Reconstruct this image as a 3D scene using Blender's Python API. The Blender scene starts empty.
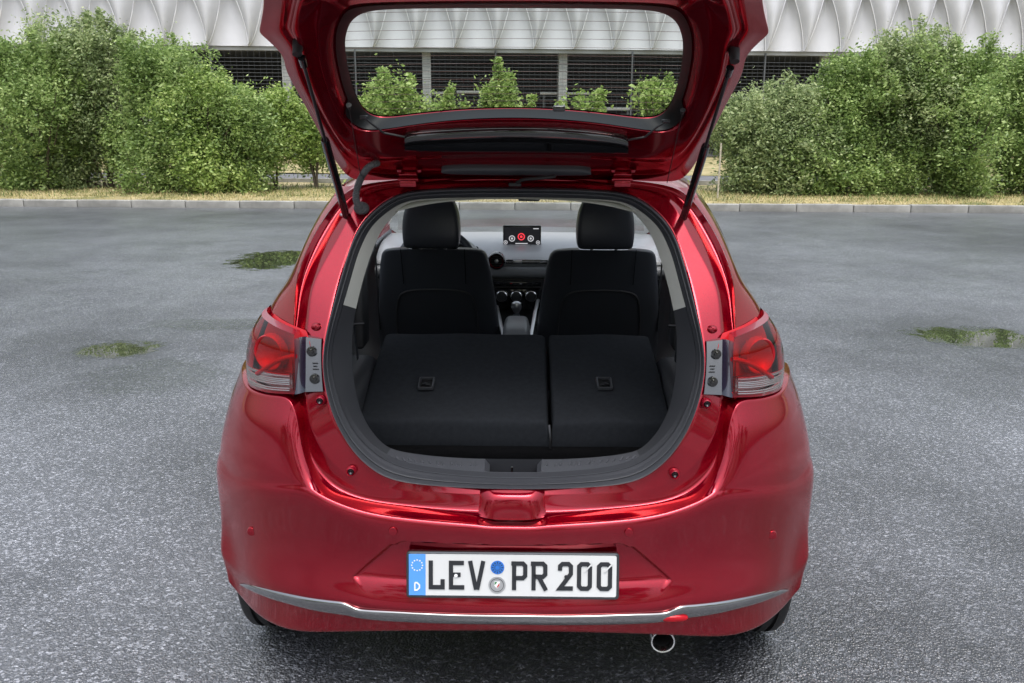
import bpy, bmesh, math, random
import numpy as np
from mathutils import Vector, Matrix
from mathutils.geometry import delaunay_2d_cdt
random.seed(7); np.random.seed(7)
R = math.radians
S = bpy.context.scene
C = S.collection

# ------------------------------------------------------------------ camera, world, sun
FPX = 900.0; CX, CY = 512.0, 341.5
CAM = np.array([0.03, -2.05, 1.59]); YAW = 0.015; PITCH = R(13.9); ROLL = 0.003
fwd = np.array([-math.sin(YAW)*math.cos(PITCH), math.cos(YAW)*math.cos(PITCH), -math.sin(PITCH)])
rt0 = np.array([math.cos(YAW), math.sin(YAW), 0.0]); up0 = np.cross(rt0, fwd)
rt = rt0*math.cos(ROLL) + up0*math.sin(ROLL); up = np.cross(rt, fwd)
cd = bpy.data.cameras.new('camera'); cam = bpy.data.objects.new('camera', cd); C.objects.link(cam)
cam.matrix_world = Matrix(((rt[0], up[0], -fwd[0], CAM[0]), (rt[1], up[1], -fwd[1], CAM[1]), (rt[2], up[2], -fwd[2], CAM[2]), (0, 0, 0, 1)))
cd.sensor_width = 36; cd.lens = FPX*36/1024; cd.clip_start = 0.05; cd.clip_end = 2000
S.camera = cam
S.render.resolution_x = 1024; S.render.resolution_y = 683

SUN_EL, SUN_AZ = R(66), R(172)
w = bpy.data.worlds.new('World'); S.world = w; w.use_nodes = True
nt = w.node_tree; nt.nodes.clear()
sky = nt.nodes.new('ShaderNodeTexSky'); sky.sky_type = 'NISHITA'; sky.sun_disc = False
sky.sun_elevation = SUN_EL; sky.sun_rotation = SUN_AZ; sky.air_density = 1.6; sky.dust_density = 3.0; sky.ozone_density = 1.0
hs = nt.nodes.new('ShaderNodeHueSaturation'); hs.inputs['Saturation'].default_value = 0.42
bg = nt.nodes.new('ShaderNodeBackground'); bg.inputs['Strength'].default_value = 0.13
wo = nt.nodes.new('ShaderNodeOutputWorld')
nt.links.new(sky.outputs[0], hs.inputs['Color']); # overcast distribution: the cloud deck is brighter towards the zenith than at the horizon
tcw = nt.nodes.new('ShaderNodeTexCoord'); sxw = nt.nodes.new('ShaderNodeSeparateXYZ'); nt.links.new(tcw.outputs['Generated'], sxw.inputs[0])
mrw = nt.nodes.new('ShaderNodeMapRange'); mrw.inputs['From Min'].default_value = 0; mrw.inputs['From Max'].default_value = 1; mrw.inputs['To Min'].default_value = .62; mrw.inputs['To Max'].default_value = 2.3
nt.links.new(sxw.outputs[2], mrw.inputs['Value']); mlw = nt.nodes.new('ShaderNodeMixRGB'); mlw.blend_type = 'MULTIPLY'; mlw.inputs[0].default_value = 1
nt.links.new(hs.outputs[0], mlw.inputs[1]); nt.links.new(mrw.outputs[0], mlw.inputs[2])
nt.links.new(mlw.outputs[0], bg.inputs[0]); nt.links.new(bg.outputs[0], wo.inputs[0])
ld = bpy.data.lights.new('sun', 'SUN'); ld.energy = 1.3; ld.angle = R(30); ld.color = (1.0, 0.97, 0.93)
sun = bpy.data.objects.new('sun', ld); C.objects.link(sun)
sd = Vector((math.sin(SUN_AZ)*math.cos(SUN_EL), math.cos(SUN_AZ)*math.cos(SUN_EL), math.sin(SUN_EL)))
sun.rotation_euler = sd.to_track_quat('Z', 'Y').to_euler(); sun.location = (0, -5, 12)
S.view_settings.view_transform = 'Standard'; S.view_settings.look = 'None'
S.view_settings.exposure = 0.42; S.view_settings.gamma = 1.0

# ------------------------------------------------------------------ materials
def nodes(name):
    m = bpy.data.materials.new(name); m.use_nodes = True
    n = m.node_tree; b = n.nodes['Principled BSDF']; return m, n, b
def mat(name, col, rough=0.5, metal=0.0, coat=0.0, spec=0.5, noise=None, bump=None, var=0.0, coat_r=0.03):
    m, n, b = nodes(name)
    b.inputs['Base Color'].default_value = (*col, 1); b.inputs['Roughness'].default_value = rough
    b.inputs['Metallic'].default_value = metal; b.inputs['Coat Weight'].default_value = coat
    b.inputs['Coat Roughness'].default_value = coat_r; b.inputs['Specular IOR Level'].default_value = spec
    tc = n.nodes.new('ShaderNodeTexCoord')
    if noise:   # (scale, low factor, high factor)
        t = n.nodes.new('ShaderNodeTexNoise'); t.inputs['Scale'].default_value = noise[0]; t.inputs['Detail'].default_value = 5
        n.links.new(tc.outputs['Object'], t.inputs['Vector'])
        r = n.nodes.new('ShaderNodeValToRGB')
        r.color_ramp.elements[0].position = 0.3; r.color_ramp.elements[1].position = 0.7
        r.color_ramp.elements[0].color = (*[c*noise[1] for c in col], 1); r.color_ramp.elements[1].color = (*[min(1, c*noise[2]) for c in col], 1)
        n.links.new(t.outputs['Fac'], r.inputs[0]); n.links.new(r.outputs[0], b.inputs['Base Color'])
    if bump:    # (scale, strength, distance)
        t = n.nodes.new('ShaderNodeTexNoise'); t.inputs['Scale'].default_value = bump[0]; t.inputs['Detail'].default_value = 3
        n.links.new(tc.outputs['Object'], t.inputs['Vector'])
        bm_ = n.nodes.new('ShaderNodeBump'); bm_.inputs['Strength'].default_value = bump[1]; bm_.inputs['Distance'].default_value = bump[2]
        n.links.new(t.outputs['Fac'], bm_.inputs['Height']); n.links.new(bm_.outputs[0], b.inputs['Normal'])
    return m
def glass(name, tint, refl=1.0, rough=0.0, haze=0.0, fk=1.0):
    m = bpy.data.materials.new(name); m.use_nodes = True; n = m.node_tree; n.nodes.clear()
    o = n.nodes.new('ShaderNodeOutputMaterial'); mx = n.nodes.new('ShaderNodeMixShader')
    tr = n.nodes.new('ShaderNodeBsdfTransparent'); tr.inputs[0].default_value = (*tint, 1)
    gl = n.nodes.new('ShaderNodeBsdfGlossy'); gl.inputs['Roughness'].default_value = rough; gl.inputs[0].default_value = (refl, refl, refl, 1)
    geo = n.nodes.new('ShaderNodeNewGeometry'); dt = n.nodes.new('ShaderNodeVectorMath'); dt.operation = 'DOT_PRODUCT'
    n.links.new(geo.outputs['Incoming'], dt.inputs[0]); n.links.new(geo.outputs['Normal'], dt.inputs[1])
    def mt(op, a, b_=None):
        t = n.nodes.new('ShaderNodeMath'); t.operation = op
        for i, q in enumerate((a, b_)):
            if q is None: continue
            if isinstance(q, (int, float)): t.inputs[i].default_value = q
            else: n.links.new(q, t.inputs[i])
        return t.outputs[0]
    sch = mt('ADD', mt('MULTIPLY', mt('POWER', mt('SUBTRACT', 1.0, mt('ABSOLUTE', dt.outputs['Value'])), 5.0), .96*fk), .04*fk)
    class _F: pass
    fr = _F(); fr.outputs = [sch]
    n.links.new(fr.outputs[0], mx.inputs[0]); n.links.new(tr.outputs[0], mx.inputs[1]); n.links.new(gl.outputs[0], mx.inputs[2])
    last = mx
    if haze:
        df = n.nodes.new('ShaderNodeBsdfDiffuse'); df.inputs[0].default_value = (0.75, 0.78, 0.78, 1)
        m2 = n.nodes.new('ShaderNodeMixShader'); m2.inputs[0].default_value = haze
        n.links.new(mx.outputs[0], m2.inputs[1]); n.links.new(df.outputs[0], m2.inputs[2]); last = m2
    n.links.new(last.outputs[0], o.inputs[0]); return m
def emit(name, col, s=1.0):
    m, n, b = nodes(name)
    b.inputs['Base Color'].default_value = (0.01, 0.01, 0.01, 1)
    b.inputs['Emission Color'].default_value = (*col, 1); b.inputs['Emission Strength'].default_value = s; return m

def paint_mat():
    m, n, b = nodes('candy_red_paint')
    tc = n.nodes.new('ShaderNodeTexCoord'); t = n.nodes.new('ShaderNodeTexVoronoi'); t.inputs['Scale'].default_value = 900
    n.links.new(tc.outputs['Object'], t.inputs['Vector'])
    r = n.nodes.new('ShaderNodeValToRGB'); r.color_ramp.elements[0].color = (0.25, 0.0, 0.011, 1); r.color_ramp.elements[1].color = (0.39, 0.0, 0.019, 1)
    n.links.new(t.outputs['Color'], r.inputs[0]); n.links.new(r.outputs[0], b.inputs['Base Color'])
    b.inputs['Metallic'].default_value = 0.74; b.inputs['Roughness'].default_value = 0.17
    b.inputs['Coat Weight'].default_value = 1.0; b.inputs['Coat Roughness'].default_value = 0.07; b.inputs['Coat IOR'].default_value = 1.5; b.inputs['Specular IOR Level'].default_value = 0.2; b.inputs['Specular Tint'].default_value = (1, .10, .15, 1)
    return m
M = dict(
    red=paint_mat(),
    redd=mat('dark_red_plastic', (0.30, 0.004, 0.02), 0.35, 0.3, 0.8),
    rubber=mat('black_rubber', (0.012, 0.012, 0.013), 0.55, bump=(120, .2, .002)),
    seal=mat('grey_rubber_seal', (0.052, 0.054, 0.062), 0.42, bump=(260, .15, .001)),
    sill=mat('grey_grained_plastic', (0.095, 0.098, 0.112), 0.42, bump=(500, .25, .0006)),
    trim=mat('dark_grey_plastic', (0.050, 0.052, 0.060), 0.5, bump=(400, .25, .0006)),
    gloss=mat('gloss_black_plastic', (0.008, 0.008, 0.009), 0.08, 0, 1.0),
    head=mat('light_grey_headliner', (0.68, 0.68, 0.63), 0.85, bump=(600, .3, .0005)),
    felt=mat('black_felt_lining', (0.034, 0.037, 0.044), 0.95, spec=0.15, noise=(60, .9, 1.12), bump=(420, .4, .0012)),
    carpet=mat('black_boot_carpet', (0.007, 0.007, 0.008), 1.0, spec=0.1, bump=(500, .6, .003)),
    leather=mat('black_leather', (0.050, 0.055, 0.068), 0.36, bump=(180, .3, .001)),
    cloth=mat('black_seat_cloth', (0.034, 0.037, 0.046), 0.75, spec=0.3, bump=(500, .4, .001)),
    thread=mat('grey_stitching', (0.04, 0.04, 0.045), 0.6),
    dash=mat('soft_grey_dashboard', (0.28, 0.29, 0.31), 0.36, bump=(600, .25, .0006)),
    dashd=mat('dark_dashboard_panel', (0.035, 0.036, 0.040), 0.4, bump=(600, .2, .0006)),
    chrome=mat('polished_chrome', (0.88, 0.88, 0.89), 0.22, 1.0),
    steel=mat('brushed_steel', (0.70, 0.70, 0.71), 0.3, 1.0),
    dsteel=mat('dark_metal', (0.06, 0.06, 0.065), 0.35, 0.8),
    navy=mat('navy_primer_panel', (0.012, 0.016, 0.035), 0.25, 0.2, 0.8),
    silver=mat('silver_plastic_bracket', (0.045, 0.05, 0.06), 0.14, 0.3, 0.8),
    hose=mat('corrugated_grey_hose', (0.10, 0.10, 0.105), 0.6),
    white=mat('white_reflective_plate', (0.70, 0.71, 0.72), 0.35, coat=.3),
    ink=mat('black_plate_lettering', (0.022, 0.024, 0.03), 0.4),
    blue=mat('blue_plate_band', (0.10, 0.34, 0.85), 0.4),
    bluee=mat('blue_round_sticker', (0.03, 0.18, 0.62), 0.4),
    sealp=mat('silver_round_seal', (0.42, 0.43, 0.45), 0.4, 0.3),
    green=mat('green_print', (0.02, 0.20, 0.05), 0.5), redp=mat('red_print', (0.5, 0.02, 0.02), 0.5),
    whitep=mat('white_print', (0.85, 0.86, 0.88), 0.45), stars=mat('pale_star_print', (0.45, 0.65, 0.95), 0.4),
    gl_rear=glass('rear_window_glass', (0.80, 0.84, 0.83), haze=0.02, fk=.12), gl_front=glass('windscreen_glass', (0.86, 0.88, 0.86), haze=0.12),
    gl_side=glass('side_window_glass', (0.80, 0.82, 0.82)),
    lens=glass('red_lamp_lens', (0.85, 0.03, 0.05), 1.0, 0.02), lensc=glass('clear_lamp_lens', (0.80, 0.80, 0.80), 1.0, 0.02),
    lampred=mat('red_lamp_reflector', (0.48, 0.004, 0.014), 0.35, 0.2), lampsil=mat('silver_lamp_reflector', (0.60, 0.58, 0.58), 0.2, 0.85),
    lampdk=mat('dark_red_lamp_housing', (0.55, 0.006, 0.014), 0.35, 0.3),
    wire=mat('heater_wire_print', (0.10, 0.05, 0.04), 0.6),
    screen=emit('screen_face', (0.02, 0.02, 0.025), 0.4), ui=emit('screen_icon_light', (0.55, 0.55, 0.58), 0.8), uir=emit('screen_icon_red', (0.9, 0.05, 0.07), 1.0),
)

# ------------------------------------------------------------------ mesh helpers
def link(o, parent=None):
    C.objects.link(o)
    if parent is not None: o.parent = parent
    return o
def tag(o, label=None, cat=None, group=None, kind=None):
    if label: o['label'] = label
    if cat: o['category'] = cat
    if group: o['group'] = group
    if kind: o['kind'] = kind
    return o
def empty(name, loc=(0, 0, 0), parent=None):
    o = bpy.data.objects.new(name, None); o.location = loc; o.empty_display_size = .2; return link(o, parent)
class MB:
    def __init__(s): s.v = []; s.f = []; s.n = 0; s.pair = False
    def add(s, V, F):
        V = np.asarray(V, float).reshape(-1, 3); s.v.append(V); o = s.n
        s.f.extend([tuple(i+o for i in f) for f in F]); s.n += len(V); return s
    def both(s, V, F):
        s.pair = True; return s.add(V, F)     # P() builds the mirrored twin as its own part
    def box(s, c, d, rz=0.0, rx=0.0, bev=0.0):
        c = np.array(c, float); h = np.array(d, float)/2
        if bev <= 0:
            V = np.array([[x, y, z] for x in (-1, 1) for y in (-1, 1) for z in (-1, 1)], float)*h
            F = [(0, 1, 3, 2), (4, 6, 7, 5), (0, 4, 5, 1), (2, 3, 7, 6), (0, 2, 6, 4), (1, 5, 7, 3)]
        else:
            bm = bmesh.new(); bmesh.ops.create_cube(bm, size=1)
            for v in bm.verts: v.co = Vector((v.co.x*2*h[0], v.co.y*2*h[1], v.co.z*2*h[2]))
            bmesh.ops.bevel(bm, geom=bm.edges[:], offset=bev, segments=3, profile=.5, affect='EDGES')
            bm.verts.index_update(); V = np.array([v.co[:] for v in bm.verts]); F = [tuple(v.index for v in f.verts) for f in bm.faces]; bm.free()
        if rx: ca, sa = math.cos(rx), math.sin(rx); V = V @ np.array([[1, 0, 0], [0, ca, sa], [0, -sa, ca]])
        if rz: ca, sa = math.cos(rz), math.sin(rz); V = V @ np.array([[ca, sa, 0], [-sa, ca, 0], [0, 0, 1]])
        return s.add(V+c, F)
    def tube(s, pts, r, seg=10, cap=True, flat=1.0):
        P = np.asarray(pts, float); n = len(P); rr = np.full(n, r) if np.isscalar(r) else np.asarray(r, float)
        V = []; T = np.gradient(P, axis=0); T /= np.linalg.norm(T, axis=1)[:, None]+1e-12
        ref = np.array([0, 0, 1.0]) if abs(T[0][2]) < .9 else np.array([1.0, 0, 0])
        a = np.cross(T[0], ref); a /= np.linalg.norm(a)
        for i in range(n):
            a = a-T[i]*a.dot(T[i]); a /= np.linalg.norm(a)+1e-12; b = np.cross(T[i], a)
            for k in range(seg):
                t = 2*math.pi*k/seg; V.append(P[i]+rr[i]*(math.cos(t)*a+flat*math.sin(t)*b))
        F = [(i*seg+k, i*seg+(k+1) % seg, (i+1)*seg+(k+1) % seg, (i+1)*seg+k) for i in range(n-1) for k in range(seg)]
        if cap: F += [tuple(reversed(range(seg))), tuple((n-1)*seg+k for k in range(seg))]
        return s.add(V, F)
    def lathe(s, prof, c, axis='y', seg=32, sx=1.0):
        # prof: (radius, height along axis)
        V = []; n = len(prof)
        for r, h in prof:
            for k in range(seg):
                t = 2*math.pi*k/seg; a, b = r*math.cos(t)*sx, r*math.sin(t)
                V.append((a, h, b) if axis == 'y' else ((h, a, b) if axis == 'x' else (a, b, h)))
        F = [(i*seg+k, i*seg+(k+1) % seg, (i+1)*seg+(k+1) % seg, (i+1)*seg+k) for i in range(n-1) for k in range(seg)]
        return s.add(np.array(V)+np.array(c), F)
    def build(s, name, m, parent=None, smooth=True, bevel=0.0):
        me = bpy.data.meshes.new(name); V = np.concatenate(s.v) if s.v else np.zeros((0, 3))
        me.from_pydata(V.tolist(), [], s.f)
        if smooth: me.polygons.foreach_set('use_smooth', [True]*len(me.polygons))
        me.materials.append(m); me.update()
        o = bpy.data.objects.new(name, me); link(o, parent)
        if smooth: flatten_sharp(me, 38)
        if bevel:
            md = o.modifiers.new('bevel', 'BEVEL'); md.width = bevel; md.segments = 2; md.limit_method = 'ANGLE'; md.angle_limit = R(50)
        return o
def flatten_sharp(me, deg):
    bm = bmesh.new(); bm.from_mesh(me); lim = R(deg)
    for e in bm.edges:
        if len(e.link_faces) == 2 and e.calc_face_angle(0) > lim: e.smooth = False
    bm.to_mesh(me); bm.free()

def cox(n, us, knots, p=3):
    B = np.zeros((len(us), n)); nk = len(knots)
    N = np.zeros((len(us), nk-1))
    for i in range(nk-1):
        N[:, i] = (us >= knots[i]) & (us < knots[i+1])
    N[us >= knots[-1]-1e-12, n-1] = 1
    for k in range(1, p+1):
        N2 = np.zeros_like(N)
        for i in range(nk-1-k):
            a = knots[i+k]-knots[i]; b = knots[i+k+1]-knots[i+1]
            if a > 0: N2[:, i] += (us-knots[i])/a*N[:, i]
            if b > 0: N2[:, i] += (knots[i+k+1]-us)/b*N[:, i+1]
        N = N2
    B = N[:, :n].copy()
    last = us >= knots[-1]-1e-9
    B[last] = 0; B[last, n-1] = 1
    return B
def bclamp(n, m):
    p = min(3, n-1)
    kn = np.concatenate([np.zeros(p), np.linspace(0, 1, n-p+1), np.ones(p)])
    return cox(n, np.linspace(0, 1, m), kn, p)
def bper(n, m):
    B = np.zeros((m, n))
    for j in range(m):
        u = j/m*n; i = int(u); t = u-i
        w_ = [(1-t)**3/6, (3*t**3-6*t*t+4)/6, (-3*t**3+3*t*t+3*t+1)/6, t**3/6]
        for k in range(4): B[j, (i-1+k) % n] += w_[k]
    return B
def gridF(nu, nv, closed=False):
    F = []
    for i in range(nu-1):
        for j in range(nv if closed else nv-1):
            a = i*nv+j; b = i*nv+(j+1) % nv; F.append((a, b, b+nv, a+nv))
    return F
def patch(ctrl, nu, nv, closed=False):
    P = np.asarray(ctrl, float); r, c = P.shape[:2]
    U = bclamp(r, nu); W = bper(c, nv) if closed else bclamp(c, nv)
    return np.einsum('ir,rck,jc->ijk', U, P, W)
def mirrored(ctrl):       # columns run from the centre line outwards
    P = np.asarray(ctrl, float); Q = P[:, :0:-1].copy(); Q[..., 0] *= -1; return np.concatenate([Q, P], 1)

# ------------------------------------------------------------------ surveying helpers: a sight line from the photograph met with a real surface
def ray(px, py):
    return fwd+(px-CX)/FPX*rt-(py-CY)/FPX*up
def U(px, py, Y):
    d = ray(px, py); t = (Y-CAM[1])/d[1]; return CAM+d*t
def Lm(px, py, Y):         # feature on the left half, returned on the positive half
    p = U(px, py, Y); return np.array([abs(p[0]), p[1], p[2]])
def ground(px, py, z=0.0):
    d = ray(px, py); t = (z-CAM[2])/d[2]; return CAM+d*t
PZ = np.array([.0, .55, .60, .68, .80, .90, 1.0, 1.1, 1.2, 1.3, 1.405, 1.5])
PY = np.array([.07, .07, .07, .085, .10, .130, .178, .240, .312, .392, .480, .58])
def fY(z): return float(np.interp(z, PZ, PY))
def RF(px, py, off=0.0):   # sight line met with the raked rear opening profile
    d = ray(px, py); lo, hi = -1.0, 3.0
    for _ in range(50):
        mid = (lo+hi)/2; t = (mid-CAM[1])/d[1]; z = CAM[2]+d[2]*t
        if mid > fY(z)+off: hi = mid
        else: lo = mid
    t = (mid-CAM[1])/d[1]; p = CAM+d*t; return np.array([abs(p[0]), p[1], p[2]])
def plane_hit(px, py, p0, n):
    d = ray(px, py); t = np.dot(p0-CAM, n)/np.dot(d, n); return CAM+d*t

# ================================================================== SETTING
# --- asphalt
def asphalt_mat():
    m, n, b = nodes('damp_asphalt'); N = n.nodes.new; Lk = n.links.new
    tc = N('ShaderNodeTexCoord')
    def noise(sc, det=4, ro=.6, vec=None):
        t = N('ShaderNodeTexNoise'); t.inputs['Scale'].default_value = sc; t.inputs['Detail'].default_value = det; t.inputs['Roughness'].default_value = ro
        Lk(vec or tc.outputs['Object'], t.inputs['Vector']); return t.outputs['Fac']
    def math_(op, a, b_=None, clamp=False):
        t = N('ShaderNodeMath'); t.operation = op; t.use_clamp = clamp
        for i, q in enumerate((a, b_)):
            if q is None: continue
            if isinstance(q, (int, float)): t.inputs[i].default_value = q
            else: Lk(q, t.inputs[i])
        return t.outputs[0]
    def ramp(src, p0, p1, c0=0.0, c1=1.0):
        t = N('ShaderNodeMapRange'); t.inputs['From Min'].default_value = p0; t.inputs['From Max'].default_value = p1
        t.inputs['To Min'].default_value = c0; t.inputs['To Max'].default_value = c1; Lk(src, t.inputs['Value']); return t.outputs[0]
    v = N('ShaderNodeTexVoronoi'); v.inputs['Scale'].default_value = 110; Lk(tc.outputs['Object'], v.inputs['Vector'])
    stone = N('ShaderNodeSeparateColor'); Lk(v.outputs['Color'], stone.inputs[0])
    patchy = noise(0.35, 5, .62); mid = noise(2.2, 5, .7)
    col = N('ShaderNodeMixRGB'); col.inputs[1].default_value = (0.012, 0.0135, 0.018, 1); col.inputs[2].default_value = (0.42, 0.435, 0.485, 1)
    f = math_('ADD', math_('MULTIPLY', math_('POWER', stone.outputs[0], 5.0), 0.58), math_('MULTIPLY', mid, 0.21))
    Lk(f, col.inputs[0])
    dk = N('ShaderNodeMixRGB'); dk.blend_type = 'MULTIPLY'; dk.inputs[0].default_value = 1; Lk(col.outputs[0], dk.inputs[1])
    g = ramp(patchy, .36, .60, .42, 1.2); Lk(g, dk.inputs[2])
    # puddles: fixed ellipses broken by noise
    geo = N('ShaderNodeNewGeometry'); sp = N('ShaderNodeSeparateXYZ'); Lk(geo.outputs['Position'], sp.inputs[0])
    nz = noise(1.3, 6, .72); nz2 = noise(7, 3, .7); pud = None
    for (x, y, rx, ry, tl) in PUDDLES:
        dx = math_('SUBTRACT', sp.outputs[0], x); dy = math_('SUBTRACT', sp.outputs[1], y)
        q = math_('ADD', math_('POWER', math_('MULTIPLY', math_('ABSOLUTE', dx), 1/rx), 2.0), math_('POWER', math_('MULTIPLY', math_('ABSOLUTE', dy), 1/ry), 2.0))
        q = math_('ADD', math_('SUBTRACT', 1.0, q), math_('MULTIPLY', math_('SUBTRACT', nz, .5), 2.6))
        q = math_('ADD', q, math_('MULTIPLY', math_('SUBTRACT', nz2, .5), 1.0))
        q = ramp(q, 0.25, 0.60, 0, tl); q = math_('MULTIPLY', q, 1.0, True)
        pud = q if pud is None else math_('MAXIMUM', pud, q)
    wet = ramp(noise(0.8, 5, .65), .35, .66, 0.0, 1.0); wet = math_('MULTIPLY', wet, 1.0, True)
    # colour darkens where water stands
    mixw = N('ShaderNodeMixRGB'); Lk(pud, mixw.inputs[0]); Lk(dk.outputs[0], mixw.inputs[1]); mixw.inputs[2].default_value = (0.030, 0.034, 0.022, 1)
    Lk(mixw.outputs[0], b.inputs['Base Color'])
    ro = ramp(wet, 0, 1, .30, .44); ro = math_('MULTIPLY', ro, ramp(pud, 0, 1, 1, .04)); Lk(ro, b.inputs['Roughness'])
    b.inputs['Specular IOR Level'].default_value = 1.0; b.inputs['Coat Roughness'].default_value = 0.36; b.inputs['Coat IOR'].default_value = 1.6; Lk(math_('MULTIPLY', ramp(pud, 0, 1, 1, 0), ramp(patchy, .38, .6, .35, .75)), b.inputs['Coat Weight']); b.inputs['Coat IOR'].default_value = 1.4
    hv = N('ShaderNodeTexVoronoi'); hv.inputs['Scale'].default_value = 125; Lk(tc.outputs['Object'], hv.inputs['Vector'])
    h = math_('ADD', math_('MULTIPLY', hv.outputs['Distance'], -1.0), math_('MULTIPLY', noise(30, 4, .7), .8))
    bp = N('ShaderNodeBump'); bp.inputs['Distance'].default_value = 0.0075
    Lk(h, bp.inputs['Height']); Lk(ramp(pud, 0, .8, .85, 0.0), bp.inputs['Strength']); Lk(bp.outputs[0], b.inputs['Normal'])
    return m
def pudspec(x0, x1, y0, y1, tl=1.0):
    a, b_, c, d = ground(x0, (y0+y1)/2), ground(x1, (y0+y1)/2), ground((x0+x1)/2, y0), ground((x0+x1)/2, y1)
    return ((a[0]+b_[0])/2, (c[1]+d[1])/2, max(.05, (b_[0]-a[0])/2), (c[1]-d[1])/2, tl)
PUDDLES = [pudspec(212, 330, 248, 273), pudspec(66, 168, 336, 361), pudspec(140, 290, 316, 332, .3), pudspec(900, 1045, 323, 350), pudspec(50, 250, 355, 402, .28)]
def sheet(name, xs, ys, z, m, kind='structure', warp=None):
    V = [(x, y, z+(warp(x, y) if warp else 0)) for y in ys for x in xs]
    o = MB().add(V, gridF(len(ys), len(xs))).build(name, m, smooth=bool(warp)); tag(o, kind=kind); return o
g = sheet('asphalt_car_park', [-300, -20, 20, 300], [-60, -5, 20, 400], 0, asphalt_mat())
g['label'] = 'damp grey asphalt of the car park with puddles'

# background frame: rotated about the point straight ahead
KY = ground(512, 210)[1]; KA = 0.022      # kerb line; right end comes nearer
def bgp(x, y, z):            # x along kerb, y behind kerb face
    return np.array([x*math.cos(KA)+y*math.sin(KA), KY-x*math.sin(KA)+y*math.cos(KA), z])
concrete = mat('weathered_kerb_concrete', (0.30, 0.295, 0.275), .85, noise=(3, .6, 1.2), bump=(60, .4, .01))
kerb = empty('kerb', bgp(0, 0, 0)); tag(kerb, kind='structure'); kerb['label'] = 'long pale concrete kerb of single stones beyond the car park'
kerb.rotation_euler = (0, 0, -KA)
kmes = []
for k in range(4):
    mb = MB().box((0, .075, .05), (.988, .15, .16), bev=.012); V = mb.v[0]; V += np.random.normal(0, .0015, V.shape)
    o = mb.build('kerb_stone', concrete); me = o.data; C.objects.unlink(o); bpy.data.objects.remove(o); kmes.append(me)
for k in range(-17, 18):
    o = bpy.data.objects.new('kerb_stone', kmes[k % 4]); link(o, kerb); o.location = (k+.33, random.uniform(-.004, .004), random.uniform(-.006, .004)); o.rotation_euler.z = random.uniform(-.004, .004)

def grass_mat(name, c1, c2, c3):
    m, n, b = nodes(name); tc = n.nodes.new('ShaderNodeTexCoord'); t = n.nodes.new('ShaderNodeTexNoise'); t.inputs['Scale'].default_value = 1.4; t.inputs['Detail'].default_value = 8; t.inputs['Roughness'].default_value = .75
    n.links.new(tc.outputs['Object'], t.inputs['Vector']); r = n.nodes.new('ShaderNodeValToRGB')
    r.color_ramp.elements[0].position = .36; r.color_ramp.elements[0].color = (*c1, 1); r.color_ramp.elements[1].position = .64; r.color_ramp.elements[1].color = (*c3, 1)
    e = r.color_ramp.elements.new(.5); e.color = (*c2, 1)
    n.links.new(t.outputs[0], r.inputs[0]); n.links.new(r.outputs[0], b.inputs['Base Color']); b.inputs['Roughness'].default_value = .9
    return m
verge_m = grass_mat('dry_verge_soil', (.10, .12, .04), (.30, .25, .12), (.42, .35, .20))
def bgsheet(name, x0, x1, y0, y1, z, m, nx=40, ny=12, amp=0.0):
    V = []
    for y in np.linspace(y0, y1, ny):
        for x in np.linspace(x0, x1, nx): V.append(bgp(x, y, z+random.uniform(-amp, amp)))
    o = MB().add(V, gridF(ny, nx)).build(name, m); tag(o, kind='structure'); return o
bgsheet('grass_verge', -40, 40, .15, 5.3, .105, verge_m, 160, 20, .012)
# verge grass blades (stuff)
def blades(name, n, x0, x1, y0, y1, z, hmin, hmax, m, label):
    x = np.random.uniform(x0, x1, n); y = np.random.uniform(y0, y1, n); h = np.random.uniform(hmin, hmax, n)*(1+.8*(np.random.rand(n) < .08)); a = np.random.uniform(0, 6.28, n); wd = .008
    P = np.stack([x*math.cos(KA)+y*math.sin(KA), KY-x*math.sin(KA)+y*math.cos(KA), np.full(n, z)], 1)
    d = np.stack([np.cos(a)*wd, np.sin(a)*wd, np.zeros(n)], 1); le = np.stack([np.random.normal(0, .5, n)*h, np.random.normal(0, .5, n)*h, h], 1)
    V = np.stack([P-d, P+d, P+le], 1).reshape(-1, 3)
    o = MB().add(V, [(3*i, 3*i+1, 3*i+2) for i in range(n)]).build(name, m, smooth=False); tag(o, label, 'grass', kind='stuff'); return o
straw = grass_mat('straw_grass_blades', (.16, .19, .05), (.42, .36, .17), (.55, .47, .26))
greeng = grass_mat('green_grass_blades', (.05, .09, .02), (.09, .14, .03), (.16, .20, .06))
blades('dry_grass', 26000, -14, 14, .16, 3.4, .10, .02, .07, straw, 'short straw coloured dry grass along the kerb verge')
blades('green_grass', 9000, -14, 14, .9, 4.6, .10, .03, .11, greeng, 'green weeds growing under the shrubs on the verge')
farroad_m = mat('far_access_road', (0.13, 0.13, 0.14), .7, noise=(2, .8, 1.2))
bgsheet('access_road', -60, 60, 5.3, 9.5, .05, farroad_m)
fk = MB(); 
fk.v = []; 
def bgbox(mb, x, y, z, dx, dy, dz, ang=0.0):
    return mb.box(bgp(x, y, z), (dx, dy, dz), rz=-KA-ang)
o = bgbox(MB(), 0, 5.25, .12, 90, .14, .16).build('far_kerb', concrete, smooth=False); tag(o, kind='structure')
bgsheet('far_grass', -60, 60, 9.5, 40, .07, verge_m, 60, 20, .02)

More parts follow.
